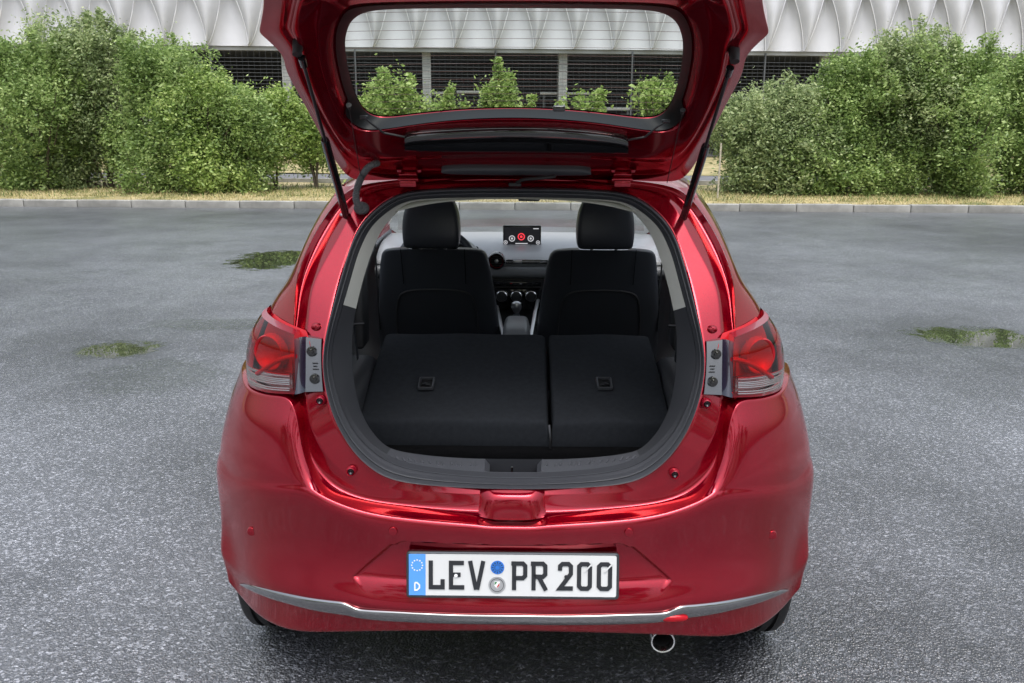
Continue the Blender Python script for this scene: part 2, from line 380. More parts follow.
# --- building
FB = 20.5          # metres from the kerb face to facade plane at centre
FA = 0.11           # facade recedes to the right
BX = bgp(0, FB, 0)
bld = empty('exhibition_hall', BX); bld.rotation_euler = (0, 0, FA)
tag(bld, 'long hall with white sail shaped facade panels over a dark open ground floor', 'building')
def face_x(px, y=48.5):      # metres along facade for a picture column
    nrm = np.array([-math.sin(FA), math.cos(FA), 0]); p = plane_hit(px, y, BX, nrm); d = p-BX; return d[0]*math.cos(FA)+d[1]*math.sin(FA), p[2]
x0, zb = face_x(512, 48.5); x1, _ = face_x(551.5, 48.5); pitch = x1-x0
xo, _ = face_x(453.7, 48)
membrane = mat('pale_membrane_panel', (0.55, 0.56, 0.60), .5, noise=(1.2, .93, 1.04))
ribm = mat('white_facade_rib', (0.76, 0.77, 0.80), .4)
HH = pitch*1.57
def arcx(side, t):           # sideways offset of a rib, t from 0 (bottom point) to 1 (top point)
    return side*pitch*(0.5*t+0.0) + side*0.0*t
def rib(side, t):            # leaning: left rib bulges to the right, right rib is nearly straight then bends
    if side < 0: return -pitch*.47*(t**1.8)
    return pitch*.53*(t**0.65)
def lens(kind):
    nT, nU = 22, 12; V = []
    for i in range(nT):
        t = i/(nT-1)
        if kind == 0: a, b = rib(-1, t), rib(1, t)
        else: a, b = rib(1, t), pitch+rib(-1, t)
        for j in range(nU):
            u = j/(nU-1)
            if kind == 0: dep = -.55*math.sin(math.pi*min(1, u*1.0))*math.sin(math.pi*min(1, .15+t*.6))*(1-u*.45) - .02
            else: dep = .30*math.sin(math.pi*u)*math.sin(math.pi*(.1+t*.55))-.14*(1-u)*t
            V.append((a+(b-a)*u, dep, zb+t*HH))
    return MB().add(V, gridF(nT, nU))
le_me = []
for kd in (0, 1):
    o = lens(kd).build('facade_panel', membrane); le_me.append(o.data); bpy.data.objects.remove(o)
mb = MB()
for sd_ in (-1, 1):
    P = [(rib(sd_, t), -.03-(.05 if sd_ < 0 else 0.02), zb+t*HH) for t in np.linspace(0, 1, 22)]
    mb.tube(P, .018, 6)
o = mb.build('facade_rib', ribm); ribme = o.data; bpy.data.objects.remove(o)
nb = int(34/pitch)
for k in range(-nb, nb+1):
    for me, nm in ((le_me[0], 'facade_panel'), (le_me[1], 'facade_panel'), (ribme, 'facade_rib')):
        o = bpy.data.objects.new(nm, me); link(o, bld); o.location = (xo+k*pitch, 0, 0)
        o = bpy.data.objects.new(nm, me); link(o, bld); o.location = (xo+(k-.47)*pitch, 0, HH)
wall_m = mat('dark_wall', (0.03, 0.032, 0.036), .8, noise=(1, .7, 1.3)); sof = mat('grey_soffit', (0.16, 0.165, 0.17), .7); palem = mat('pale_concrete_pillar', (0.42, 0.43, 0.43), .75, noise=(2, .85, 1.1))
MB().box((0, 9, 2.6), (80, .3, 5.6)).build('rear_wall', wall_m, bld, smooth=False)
MB().box((0, 5.0, zb+.32), (80, 8.6, .5)).build('soffit', sof, bld, smooth=False)
MB().box((0, .42, zb-.075), (80, .5, .14)).build('lower_beam', mat('grey_edge_beam', (.35, .36, .37), .5, .3), bld, smooth=False)
MB().box((0, 5.0, .11), (80, 8, .06)).build('ground_slab', farroad_m, bld, smooth=False)
MB().box((0, .62, zb+HH+.01), (80, .2, HH*2)).build('backing_wall', mat('grey_backing', (.4, .41, .42), .8), bld, smooth=False)
def fx(px): return face_x(px, 90)[0]
spx = fx(565)-fx(427)
pil = MB().box((0, 0, 0), (.34, .34, zb-.1), bev=.02).build('pillar', palem, bld); pil.location = (fx(565), .75, zb/2+.03)
for k in range(-8, 8):
    if k == 0: continue
    if k in (1,): pass
    o = pil.copy(); link(o, bld); o.location.x = fx(565)+k*spx
fence_m = mat('galvanised_fence_steel', (0.11, 0.115, 0.125), .5, .4)
post = MB().box((0, 0, 0), (.06, .06, zb-.15)).build('fence_post', fence_m, bld, smooth=False); post.location = (fx(496), .15, zb/2)
bar = MB().box((0, 0, 0), (spx-.08, .018, .014)).build('fence_bar', fence_m, bld, smooth=False); bar.location = (fx(496)+spx/2, .15, .3)
nbar = int((zb-.5)/.135)
first = True
for k in range(-6, 6):
    if k:
        o = post.copy(); link(o, bld); o.location.x = fx(496)+k*spx
    for j in range(nbar):
        if k == 0 and j == 0: continue
        o = bar.copy(); link(o, bld); o.location = (fx(496)+(k+.5)*spx, .15, .3+j*.135)
# upright wires of the mesh, too fine to pick apart
mb = MB()
for x in np.arange(fx(-60), fx(1090), .22): mb.box((x, .17, zb/2), (.005, .005, zb-.3))
o = mb.build('mesh_wires', fence_m, bld, smooth=False); o['kind'] = 'stuff'
# pale horizontal bars on posts inside the open ground floor
bar_m = mat('pale_bar_finish', (0.62, 0.63, 0.63), .5, .2)
for (a, b_, py) in ((545, 596, 92), (458, 486, 90.5), (432, 446, 91.5), (384, 412, 103), (742, 800, 97), (150, 215, 100), (588, 640, 108)):
    xa, za = face_x(a, py); xb, _ = face_x(b_, py)
    MB().box(((xa+xb)/2, 1.5, za-.01), ((xb-xa), .06, .10), bev=.01).build('pale_bar', bar_m, bld)
    MB().box((xa+.15, 1.56, za/2), (.08, .06, za)).build('pale_bar_post', fence_m, bld, smooth=False)
    MB().box((xb-.15, 1.56, za/2), (.08, .06, za)).build('pale_bar_post', fence_m, bld, smooth=False)

# --- shrubs and small trees
def leaf_mat(name, c1, c2, c3):
    m, n, b = nodes(name); N = n.nodes.new
    geo = N('ShaderNodeNewGeometry'); r = N('ShaderNodeValToRGB')
    r.color_ramp.elements[0].position = 0.0; r.color_ramp.elements[0].color = (*c1, 1); r.color_ramp.elements[1].position = 1.0; r.color_ramp.elements[1].color = (*c3, 1)
    e = r.color_ramp.elements.new(.55); e.color = (*c2, 1)
    tcl = N('ShaderNodeTexCoord'); nzl = N('ShaderNodeTexNoise'); nzl.inputs['Scale'].default_value = 1.1; nzl.inputs['Detail'].default_value = 4; n.links.new(tcl.outputs['Object'], nzl.inputs['Vector'])
    ad = N('ShaderNodeMath'); ad.operation = 'MULTIPLY_ADD'; ad.inputs[1].default_value = 1.5; ad.inputs[2].default_value = -.75; n.links.new(nzl.outputs['Fac'], ad.inputs[0])
    a2 = N('ShaderNodeMath'); a2.operation = 'ADD'; a2.use_clamp = True; n.links.new(geo.outputs['Random Per Island'], a2.inputs[0]); n.links.new(ad.outputs[0], a2.inputs[1])
    n.links.new(a2.outputs[0], r.inputs[0])
    b.inputs['Roughness'].default_value = .45; n.links.new(r.outputs[0], b.inputs['Base Color'])
    tl = N('ShaderNodeBsdfTranslucent'); n.links.new(r.outputs[0], tl.inputs[0]); mx = N('ShaderNodeMixShader'); mx.inputs[0].default_value = .4
    out = n.nodes['Material Output']; n.links.new(b.outputs[0], mx.inputs[1]); n.links.new(tl.outputs[0], mx.inputs[2]); n.links.new(mx.outputs[0], out.inputs[0])
    return m
LM = [leaf_mat('mid_green_leaves', (.13, .21, .055), (.26, .37, .11), (.46, .57, .22)),
      leaf_mat('grey_green_leaves', (.15, .21, .08), (.29, .37, .16), (.52, .58, .30)),
      leaf_mat('yellow_green_leaves', (.16, .25, .055), (.31, .43, .11), (.52, .62, .22))]
bark = mat('grey_brown_bark', (0.09, 0.07, 0.05), .9, noise=(12, .6, 1.3))
def crown_mesh(w_, h_, n, depth, leaf=.055, loose=0.0, seed=0, base=0.0, sprigs=6):
    rs = np.random.RandomState(seed)
    nc = int(n/55); C0 = []
    # lobes that give an uneven outline
    nl = 9; lob = []
    for i in range(nl):
        a = rs.uniform(0, 6.28); rr = rs.uniform(.1, .62); lob.append((math.cos(a)*rr*w_*1.15, math.sin(a)*rr*depth, base+(rs.uniform(.12, .80) if base > 0 else (i+.5)/nl*.85)*(h_-base), rs.uniform(.34, .55)))
    lob.append((0, 0, base+.72*(h_-base), .34)); lob.append((rs.uniform(-.3, .3)*w_, 0, h_-.30*(h_-base)*.8, .27))
    while len(C0) < nc:
        L_ = lob[rs.randint(len(lob))]; d = rs.normal(size=3); d /= np.linalg.norm(d); q = rs.uniform(.45, 1.0)**.6
        s_ = L_[3]*(1-loose*rs.rand())
        p = np.array([L_[0]+d[0]*q*s_*w_*1.05, L_[1]+d[1]*q*s_*depth*1.05, L_[2]+d[2]*q*s_*(h_-base)*.75])
        if p[2] < .06+base*.8: p[2] = .06+base*.8+rs.rand()*.5
        if p[2] > h_: continue
        C0.append(p)
    C0 = np.array(C0)
    # upright sprigs above the outline
    for i in range(sprigs):
        x = rs.uniform(-.7, .7)*w_; y = rs.uniform(-.5, .5)*depth; zt = h_*(1.0-.35*abs(x/w_))+rs.uniform(0, .32)
        ln = rs.uniform(.35, .8); tx = rs.uniform(-.15, .15); pts = np.array([[x+tx*t, y, zt-ln+ln*t] for t in np.linspace(0, 1, 7)]); C0 = np.concatenate([C0, pts])
    k = n//len(C0); sig = np.where(np.arange(len(C0)) < nc, rs.uniform(.06, .17, len(C0)), .05)
    P = np.repeat(C0, k, 0)+rs.normal(size=(len(C0)*k, 3))*np.repeat(sig, k)[:, None]
    P[:, 2] = np.abs(P[:, 2]-.03)+.03
    m_ = len(P); ax = rs.normal(size=(m_, 3))*[1, 1, .6]; ax /= np.linalg.norm(ax, axis=1)[:, None]
    nn = rs.normal(size=(m_, 3))*[.7, .7, .6]+[0, 0, .55]; sd2 = np.cross(ax, nn); sd2 /= np.linalg.norm(sd2, axis=1)[:, None]+1e-9
    L1 = (leaf*rs.uniform(.6, 1.25, m_)*np.repeat(rs.uniform(.7, 1.5, len(C0)), k))[:, None]; W1 = L1*.30
    V = np.stack([P-ax*L1*.6, P+sd2*W1, P+ax*L1*.6, P-sd2*W1], 1).reshape(-1, 3)
    return V, [(4*i, 4*i+1, 4*i+2, 4*i+3) for i in range(m_)], C0
def shrub(px, hw, ytop, yback, n, label, mi, seed, name='shrub', cat='shrub', group=None, leaf=.055, loose=.3, base=0.0, sprigs=6, stems=7):
    # stands yback metres behind the kerb face
    nrm = np.array([math.sin(KA), math.cos(KA), 0]); q = plane_hit(px, ytop, bgp(0, yback, 0), nrm); q2 = plane_hit(px+hw, ytop, bgp(0, yback, 0), nrm)
    w_ = abs(q2[0]-q[0]); h_ = q[2]-.10
    if group in (GL, GR) and cat == 'shrub': w_ *= 1.3; n = int(n*1.5); sprigs *= 2
    e = empty(name, (q[0], q[1], .10)); tag(e, label, cat, group)
    V, F, C0 = crown_mesh(w_, h_, n, min(1.3, w_*1.1), leaf, loose, seed, base*h_, sprigs)
    MB().add(V, F).build('crown', LM[mi], e, smooth=False)
    mb = MB(); rs = random.Random(seed)
    for i in range(stems):
        tgt = C0[rs.randrange(len(C0))]; r0 = .03 if stems > 3 else .028
        mb.tube([(tgt[0]*.06, tgt[1]*.06, -.02), (tgt[0]*.25, tgt[1]*.25, tgt[2]*.35), (tgt[0]*.6, tgt[1]*.6, tgt[2]*.68), tuple(tgt)], [r0, r0*.8, r0*.5, .005], 6)
    for i in range(26):
        tgt = C0[rs.randrange(len(C0))]; st = np.array([tgt[0]*.55, tgt[1]*.55, max(.1, tgt[2]*.6)]); mb.tube([st, (st+tgt)/2+[0, 0, .05], tgt], [.012, .008, .003], 4)
    mb.build('stem' if stems > 1 else 'trunk', bark, e); return e
GL = 'shrubs in the left hand thicket'; GR = 'shrubs in the right hand thicket'; GM = 'shrubs seen through the raised rear window'
shrub(-40, 75, 45, 3.0, 30000, 'dense green shrub cut by the left edge of the picture', 0, 1, group=GL)
shrub(28, 62, 36, 2.6, 34000, 'tall broad green shrub second from the left edge', 0, 2, group=GL)
shrub(92, 60, 16, 3.2, 34000, 'tallest grey green shrub of the left thicket reaching over the white facade', 1, 3, group=GL, sprigs=12)
shrub(150, 52, 42, 2.5, 30000, 'rounded green shrub stepping down to the right of the tallest one', 0, 4, group=GL)
shrub(200, 46, 76, 2.3, 24000, 'lower rounded shrub at the right end of the left thicket', 2, 5, group=GL)
shrub(238, 34, 92, 2.6, 15000, 'low shrub between the left thicket and the slender young trees', 0, 6, group=GL)
shrub(270, 36, 84, 3.0, 11000, 'slender young tree with thin stem left of the raised tailgate', 2, 7, name='young_tree', cat='tree', leaf=.06, loose=.5, base=.10, stems=3)
shrub(312, 34, 100, 3.4, 8000, 'slender young tree with thin stem half hidden by the tailgate edge', 2, 8, name='young_tree', cat='tree', leaf=.06, loose=.5, base=.12, stems=3)
shrub(745, 42, 104, 3.0, 15000, 'low loose shrub just right of the tailgate', 1, 11, group=GR)
shrub(788, 50, 84, 2.6, 25000, 'rounded grey green shrub at the left of the right thicket', 1, 12, group=GR)
shrub(850, 58, 55, 2.8, 32000, 'broad mid green shrub in the middle of the right thicket', 0, 13, group=GR)
shrub(915, 62, 34, 3.2, 36000, 'tallest shrub of the right thicket with an upright sprig over the facade', 1, 14, group=GR, sprigs=14)
shrub(975, 56, 42, 2.6, 32000, 'full grey green shrub right of the tallest one', 0, 15, group=GR)
shrub(1045, 70, 52, 2.9, 28000, 'green shrub cut by the right edge of the picture', 0, 16, group=GR)
shrub(385, 46, 74, 3.6, 9000, 'leafy shrub seen in the left end of the raised rear window', 2, 21, group=GM, leaf=.075, loose=.4)
shrub(450, 40, 95, 3.9, 6000, 'low leafy shrub behind the left pillar in the raised rear window', 2, 22, group=GM, leaf=.075, loose=.4)
shrub(500, 38, 76, 3.7, 7000, 'shrub with a tall sprig in the middle of the raised rear window', 2, 23, group=GM, leaf=.075, loose=.4, sprigs=5)
shrub(583, 28, 84, 3.8, 3600, 'small shrub beside the right pillar in the raised rear window', 2, 24, group=GM, leaf=.075, loose=.5, sprigs=3)
shrub(662, 36, 76, 3.6, 5000, 'shrub with bare arching twigs in the right end of the raised rear window', 2, 25, group=GM, leaf=.075, loose=.5, sprigs=5)
q = plane_hit(718, 190, bgp(0, 1.5, 0), np.array([math.sin(KA), math.cos(KA), 0]))
st = MB().tube([(q[0], q[1], .08), (q[0]+.01, q[1], 1.15)], .018, 8).build('marker_stake', mat('pale_weathered_wood', (.42, .38, .30), .85, noise=(20, .7, 1.2)))
tag(st, 'thin pale wooden stake standing in the dry verge right of the car', 'stake')

# added trees, out of view behind the camera: something dark for the bodywork to mirror
mb = MB(); rs_t = np.random.RandomState(5); leafs = []
for k in range(15):
    x = -42+k*6+rs_t.uniform(-1, 1); y = -17-rs_t.uniform(0, 3)-.02*abs(x)**1.2; h_ = rs_t.uniform(8.5, 11.5)
    V_, F_t, _ = crown_mesh(3.6, h_, 5200, 3.0, .34, .2, 100+k, 1.6, 3); mb.add(V_+[x, y, 0], F_t)
o = mb.build('added_tree_belt', LM[0], smooth=False); tag(o, 'added belt of tall leafy trees out of view behind the camera, dark for the bodywork to mirror', 'trees', kind='stuff')

# ================================================================== CAR
car = empty('hatchback_car', (0, 2.0, 0)); tag(car, 'glossy dark red hatchback seen from behind with its tailgate wide open and rear seats folded', 'car')
OFF = np.array([0, -2.0, 0])
def P(mb, name, m, parent=None, **k):      # part of the car; geometry given in world metres
    par = parent or car
    if mb.pair:
        tw_ = MB(); Wm = np.concatenate(mb.v); Wm[:, 0] *= -1; tw_.add(Wm, [tuple(reversed(f)) for f in mb.f]); mb.pair = False; P(tw_, name, m, parent, **k)
    wl = Vector((0, 0, 0)); q_ = par
    while q_ is not None: wl += Vector(q_.location); q_ = q_.parent
    for i in range(len(mb.v)): mb.v[i] = mb.v[i]-np.array(wl)
    return mb.build(name, m, par, **k)

# ---- rear opening rings (left half, picture survey), station order: top centre -> side -> bottom centre
SEAL = [(512,187),(466,187.5),(422,189),(397,194),(380,205),(365,219),(355,235),(349,252),(342,275),(335,300),(330,320),(325.5,340),(323,362),(325.5,385),(332,410),(342,432),(355,452),(370,466),(385,476),(410,482.5),(466,486),(512,487)]
R1 = [(512,184),(462,184),(420,185),(387,188),(367,196),(354,207),(346,222),(337,240),(322,265),(310,290),(309,318),(306,338),(306,362),(306,388),(307,420),(319,447),(334,465),(352,479),(372,487),(410,491.5),(466,494),(512,494.5)]
R2 = [(512,181),(462,181),(420,182),(384,184),(360,190),(346,202),(335,217),(322,238),(309,265),(301,290),(298,315),(295,338),(294,362),(294,388),(300,420),(307,450),(320,473),(340,490),(365,500),(410,506.5),(466,511),(512,512)]
R3 = [(512,178.5),(462,178.5),(420,179),(382,181),(354,186),(340,197),(327,213),(312,237),(301,262),(295,285),(294,312),(293,335),(292,362),(292,390),(297,420),(302,450),(314,480),(334,497),(362,505),(410,510.5),(466,515.5),(512,516.5)]
INN = [(512,197),(466,197.5),(420,198.5),(403,202),(388,211),(372,225),(364,240),(357,257),(351,279),(344,303),(338,323),(333,343),(331.5,362),(335,382),(341,405),(351,427),(364,443),(378,455),(392,463),(415,470.5),(466,476),(512,478)]
NS = len(SEAL)
o1 = np.interp(range(NS), [0, 4, 9, 13, 16, 21], [-.005, .0, .012, .02, .008, -.010])
o2 = np.interp(range(NS), [0, 4, 9, 13, 16, 21], [.0, .035, .06, .06, .022, -.022])
o3 = np.interp(range(NS), [0, 4, 9, 13, 16, 21], [-.005, .015, .035, .03, .0, -.035])
def ringpts(tr, off, fixed=True): return [RF(x, y, off[i] if hasattr(off, '__len__') else off) for i, (x, y) in enumerate(tr)]
def full_ring(h):          # half ring top->bottom (positive x) to closed ring
    h = np.array(h); h[0][0] = 0; h[-1][0] = 0; o_ = h[1:-1][::-1].copy(); o_[:, 0] *= -1; return np.concatenate([h, o_])
rs0, rs1, rs2, rs3 = [full_ring(ringpts(a, b)) for a, b in ((SEAL, 0.0), (R1, o1), (R2, o2), (R3, o3))]
rim = rs0.copy(); rim[:, 1] += .03
ctrl = [rim, rs0, rs0*.93+rs1*.07, rs0*.5+rs1*.5, rs0*.06+rs1*.94, rs1, rs1*.88+rs2*.12, rs1*.5+rs2*.5, rs2, rs2*.5+rs3*.5, rs3*.95+rs2*.05, rs3, rs3+[0, .03, 0]]
V = patch(ctrl, 46, 420, closed=True)
P(MB().add(V, gridF(46, 420, True)), 'rear_frame', M['red'])
# weather seal: rounded lip with two grooves
i0 = full_ring(ringpts(INN, .030)); outn = rs0+np.array([0, -.004, 0])
def mixr(t, push): 
    r_ = outn*(1-t)+i0*t; r_ = r_.copy(); r_[:, 1] -= push; return r_
sc = [mixr(0, -.02), mixr(0, 0), mixr(.02, .012), mixr(.16, .022), mixr(.30, .020), mixr(.36, .010), mixr(.42, .008), mixr(.5, .016), mixr(.62, .018), mixr(.70, .012), mixr(.74, .006), mixr(.86, .006), mixr(1.0, .0), mixr(1.03, -.03)]
V = patch(sc, 50, 420, closed=True)
P(MB().add(V, gridF(50, 420, True)), 'weather_seal', M['seal'])

# ---- bumper
T0 = [(512,523),(488,522.5),(479,517),(452,516),(410,511),(372,507.5),(341,500),(321,490),(307,468),(300,440),(294.5,395.5),(273,396.5),(251,391.5),(243,383.5)]
T1 = [(512,526),(488,526),(479,524.5),(452,522.5),(410,519),(372,514),(345,506),(322,496),(305,486),(290,485),(272,484),(255,482),(240,478.5),(228.5,473)]
T5 = [(512,612),(488,612),(479,612),(452,611),(410,609.5),(372,607),(347,602),(325,600),(309,597.5),(294,594.5),(277,590),(262,586),(249,581),(239.5,575)]
T7 = [(512,630),(488,630),(479,630),(452,630),(410,630),(372,630.5),(347,631),(325,631.5),(309,631.5),(292,630),(276,625),(262,617.5),(250,607),(240,595)]
Y0 = [.036,.036,.034,.034,.040,.046,.056,.068,.085,.105,.135,.165,.230,.300]
Y1 = [0,0,0,.001,.008,.016,.028,.042,.058,.078,.105,.140,.190,.255]
Y5 = [.0,.0,.0,.001,.008,.018,.032,.048,.066,.088,.120,.160,.215,.290]
Y7 = [.03,.03,.03,.03,.038,.048,.06,.075,.09,.112,.145,.190,.250,.330]
a0 = np.array([Lm(x, y, Y) for (x, y), Y in zip(T0, Y0)]); a1 = np.array([Lm(x, y, Y) for (x, y), Y in zip(T1, Y1)])
a5 = np.array([Lm(x, y, Y) for (x, y), Y in zip(T5, Y5)]); a7 = np.array([Lm(x, y, Y) for (x, y), Y in zip(T7, Y7)])
for a in (a0, a1, a5, a7): a[0][0] = 0
# columns running forward along the side to the wheel arch
def extend(a, pts): return np.concatenate([a, np.array(pts, float)])
a0 = extend(a0, [(.775, .40, .89), (.815, .52, .875), (.835, .62, .865)])
a1 = extend(a1, [(.842, .34, .675), (.850, .42, .67), (.850, .50, .665)])
a5 = extend(a5, [(.838, .31, .365), (.843, .325, .362), (.843, .335, .36)])
a7 = extend(a7, [(.825, .315, .275), (.832, .325, .27), (.832, .335, .27)])
ncol = len(a0); cornerw = np.interp(range(ncol), [0, 7, 10, 16], [0, 0, 1, 1])
def fwd_(a, dy, dx=0): q_ = a.copy(); q_[:, 1] += dy; q_[:, 0] -= dx; return q_
rows = [fwd_(a0, .05, .012), fwd_(a0, .012, .002), a0, a0*.97+a1*.03]
for t, push in ((.22, .010), (.34, .014), (.62, .014), (.86, .010)):
    r_ = a0*(1-t)+a1*t; nrm = np.zeros_like(r_); nrm[:, 1] = -push*cornerw*np.interp(range(ncol), [13, 14, 15, 16], [1, .5, 0, 0]); nrm[:, 0] = push*.8*np.interp(range(ncol), [10, 13, 15, 16], [0, .6, 1, .2]); rows.append(r_+nrm)
def back(r_, dy, dz=0.0):
    q_ = r_.copy(); k = np.interp(range(ncol), [11, 14, 16], [1, .3, 0]); q_[:, 1] += dy*k; q_[:, 0] -= dy*(1-k)*.8; q_[:, 2] += dz; return q_
def under(r_, dy, dz):
    q_ = r_.copy(); k = np.interp(range(ncol), [9, 14], [1, .0]); q_[:, 1] += dy*k; q_[:, 0] -= (1-k)*(.012+dy*.12); q_[:, 2] += dz+(1-k)*.012; return q_
rows += [back(a1, -.001, .001), back(a1, -.009, -.013)]
for t, dy in ((.14, -.006), (.30, .004), (.46, .012), (.62, .014), (.76, .008), (.88, -.003), (.95, -.008)):
    rb_ = back(a1*(1-t)+a5*t, dy); rb_[:, 0] += .018*math.sin(math.pi*t**.8)*np.interp(range(ncol), [10, 13, 16], [0, 1, 1]); rows.append(rb_)
rows += [back(a5, -.008), back(a5*.6+a7*.4, -.002), back(a5*.2+a7*.8, -.002), back(a7, -.004), back(a7, .01, -.010), under(a7, .10, -.012), under(a7, .22, 0.01)]
full = mirrored(np.array(rows)); NU, NV = 240, 700
V = patch(full, NU, NV)
# number plate recess: outline on the bumper in metres, pressed in with a crisp upper lip
pa = U(395, 541, .01); pb = U(351, 578, .03); zt = pa[2]; zbm = U(512, 603, 0)[2]; xt = abs(pa[0]); xb = abs(pb[0]); zd = pb[2]
X_ = np.abs(V[..., 0]); Z_ = V[..., 2]; rear = V[..., 1] < .12
edge = np.where(Z_ > zd, xt+(zt-Z_)/(zt-zd)*(xb-xt), xb-(zd-Z_)*.8)
rnd = np.clip((X_-(xt-.03))/.03, 0, 1)**2*.012
din = np.minimum((edge-X_)*.75, zt-rnd-Z_); dep = np.clip((Z_-zbm)/(zt-zbm), 0, 1)
inset = np.clip(din/.011, 0, 1); inset = inset*inset*(3-2*inset)
V[..., 1] += np.where(rear, inset*(.003+.020*dep**1.1)*np.clip((Z_-zbm)/(zd-zbm), 0, 1)**2.5, 0)
bump_o = P(MB().add(V, gridF(NU, NV)), 'bumper', M['red'])
def bumper_y(x, z, guard=.4):      # outermost bumper depth at a place
    d2 = (V[..., 0]-x)**2+(V[..., 2]-z)**2+np.where(V[..., 1] > guard, 9, 0); k = np.argmin(d2); p = V.reshape(-1, 3)[k]; return p[1]
def on_bumper(px, py):
    d = ray(px, py); W_ = V.reshape(-1, 3)-CAM; t = W_@d/np.dot(d, d); er = np.linalg.norm(W_-t[:, None]*d, axis=1); er[W_[:, 1] > 2.6] = 9; return CAM+W_[np.argmin(er)]

# ---- outer body sides
SZ = [.0, .20, .35, .60, .80, .92, 1.0, 1.1, 1.2, 1.3, 1.38, 1.43, 1.47, 1.5]
SX = [.78, .80, .842, .860, .857, .842, .80, .745, .70, .655, .595, .535, .475, .36]
SILY = [(170, 352), (180, 346), (197.5, 330), (220, 316), (242, 305), (265, 296), (287, 285), (300, 272), (309, 260), (320, 250), (332, 245), (345, 243.5)]
def Sx(Y, z):
    x = Sx0(Y, z)
    if z < .98 or Y > 1.9: return x
    for _ in range(2):
        v_ = np.array([-x, Y, z])-CAM; dz_ = v_.dot(fwd); px, py = CX+FPX*v_.dot(rt)/dz_, CY-FPX*v_.dot(up)/dz_
        if py > 345: break
        lim = np.interp(py, [a for a, b in SILY], [b for a, b in SILY])+(1.2 if Y > .58 else 0)
        if px < lim: x -= (lim-px)*dz_/FPX
    return x
def Sx0(Y, z):
    x = float(np.interp(z, SZ, SX)); tr = max(0, (1.15-Y)/.65)
    x -= tr**1.6*float(np.interp(z, [.6, .7, .8, .9, 1.0, 1.1, 1.2, 1.3, 1.43], [0, .02, .045, .072, .042, .065, .073, .077, .04]))
    if Y > 3.2: x -= ((Y-3.2)/.85)**2*.22
    if Y > 1.9 and z > 1.0: x -= (Y-1.9)*.02
    return x
# quarter panel: from the gutter edge over the shoulder to the side
qs = [4, 5, 6, 7, 8, 9, 10, 11]
SIL = {4: (340, 186), 5: (331, 197), 6: (319, 213), 7: (306, 238), 8: (296, 262), 9: (284, 287), 10: (267, 303), 11: (262, 318)}
grid = []
for s in qs:
    r3 = np.array(RF(*R3[s], o3[s])); 
    sil = np.array(RF(*SIL[s], o3[s]+.085+(.04 if s > 8 else 0)+(.0 if s < 10 else .03)))
    z2 = sil[2]
    m1 = r3*.97+sil*.03; m2 = r3*.75+sil*.25; m2[1] -= .006; m3 = r3*.4+sil*.6; m3[1] -= .012
    row = [r3, m1, m2, m3, sil]
    for Yk in (.66, .74, .84, .95):
        row.append(np.array([Sx(Yk, z2+.0), max(Yk, sil[1]+.03), z2]))
    grid.append(row)
grid = np.array(grid)
# lower continuation beside and below the lamp
low = []
for zz, yl in ((.985, 0), (.93, 0), (.885, 0)):
    pass
V2 = patch(grid, 60, 60); P(MB().both(V2, gridF(60, 60)), 'quarter_panel', M['red'])

def outline_sheet(outer, holes, fmap, sp, name, m, both=True, thick=0.0, parent=None):
    pts = [Vector(p) for p in outer]; n0 = len(pts); faces = [list(range(n0))]; edges = [(i, (i+1) % n0) for i in range(n0)]
    for h in holes:
        k0 = len(pts); pts += [Vector(p) for p in h]; edges += [(k0+i, k0+(i+1) % len(h)) for i in range(len(h))]
    A = np.array(outer); x0_, y0_ = A.min(0); x1_, y1_ = A.max(0)
    for x in np.arange(x0_+sp/2, x1_, sp):
        for y in np.arange(y0_+sp/2, y1_, sp): pts.append(Vector((x, y)))
    def inside(p, poly):
        c = False; j = len(poly)-1
        for i in range(len(poly)):
            if (poly[i][1] > p[1]) != (poly[j][1] > p[1]) and p[0] < (poly[j][0]-poly[i][0])*(p[1]-poly[i][1])/(poly[j][1]-poly[i][1]+1e-15)+poly[i][0]: c = not c
            j = i
        return c
    vo, eo, fo, *_ = delaunay_2d_cdt(pts, edges, [], 0, 1e-5)
    F = []
    for f in fo:
        c = [sum(vo[i][0] for i in f)/len(f), sum(vo[i][1] for i in f)/len(f)]
        if inside(c, outer) and not any(inside(c, h) for h in holes): F.append(tuple(f))
    W_ = np.array([fmap(v[0], v[1]) for v in vo]); mb = MB()
    (mb.both if both else mb.add)(W_, F); return mb
def arc(cx, cz, r, a0_, a1_, n=18): return [(cx+r*math.cos(R(a)), cz+r*math.sin(R(a))) for a in np.linspace(a0_, a1_, n)]
def roundpoly(pts, r, n=5):
    out = []; N_ = len(pts)
    for i in range(N_):
        p0, p1, p2 = [np.array(pts[(i+k) % N_], float) for k in (-1, 0, 1)]
        a = p1+(p0-p1)/np.linalg.norm(p0-p1)*r; b = p1+(p2-p1)/np.linalg.norm(p2-p1)*r
        for t in np.linspace(0, 1, n): out.append(tuple((1-t)**2*a+2*t*(1-t)*p1+t*t*b))
    return out
WR, WF = .62, 3.22
outer = [(.50, .87)]+[(.585, .92), (.60, 1.03), (.66, 1.08), (.84, 1.12), (.88, 1.25), (.93, 1.40), (1.2, 1.455), (1.7, 1.475), (2.2, 1.462), (2.5, 1.42), (3.15, 1.03), (3.5, .93), (3.85, .80), (3.98, .6), (3.98, .3)]+arc(WF, .31, .345, 0, 180)+[(2.9, .24), (1.1, .24)]+arc(WR, .31, .345, 0, 135)+[(.45, .62), (.47, .70), (.48, .85)]
wq = roundpoly([(.98, 1.08), (1.10, 1.28), (1.22, 1.36), (1.22, 1.02)], .03)
w1 = roundpoly([(1.27, 1.01), (1.27, 1.375), (1.80, 1.41), (1.80, 1.0)], .03)
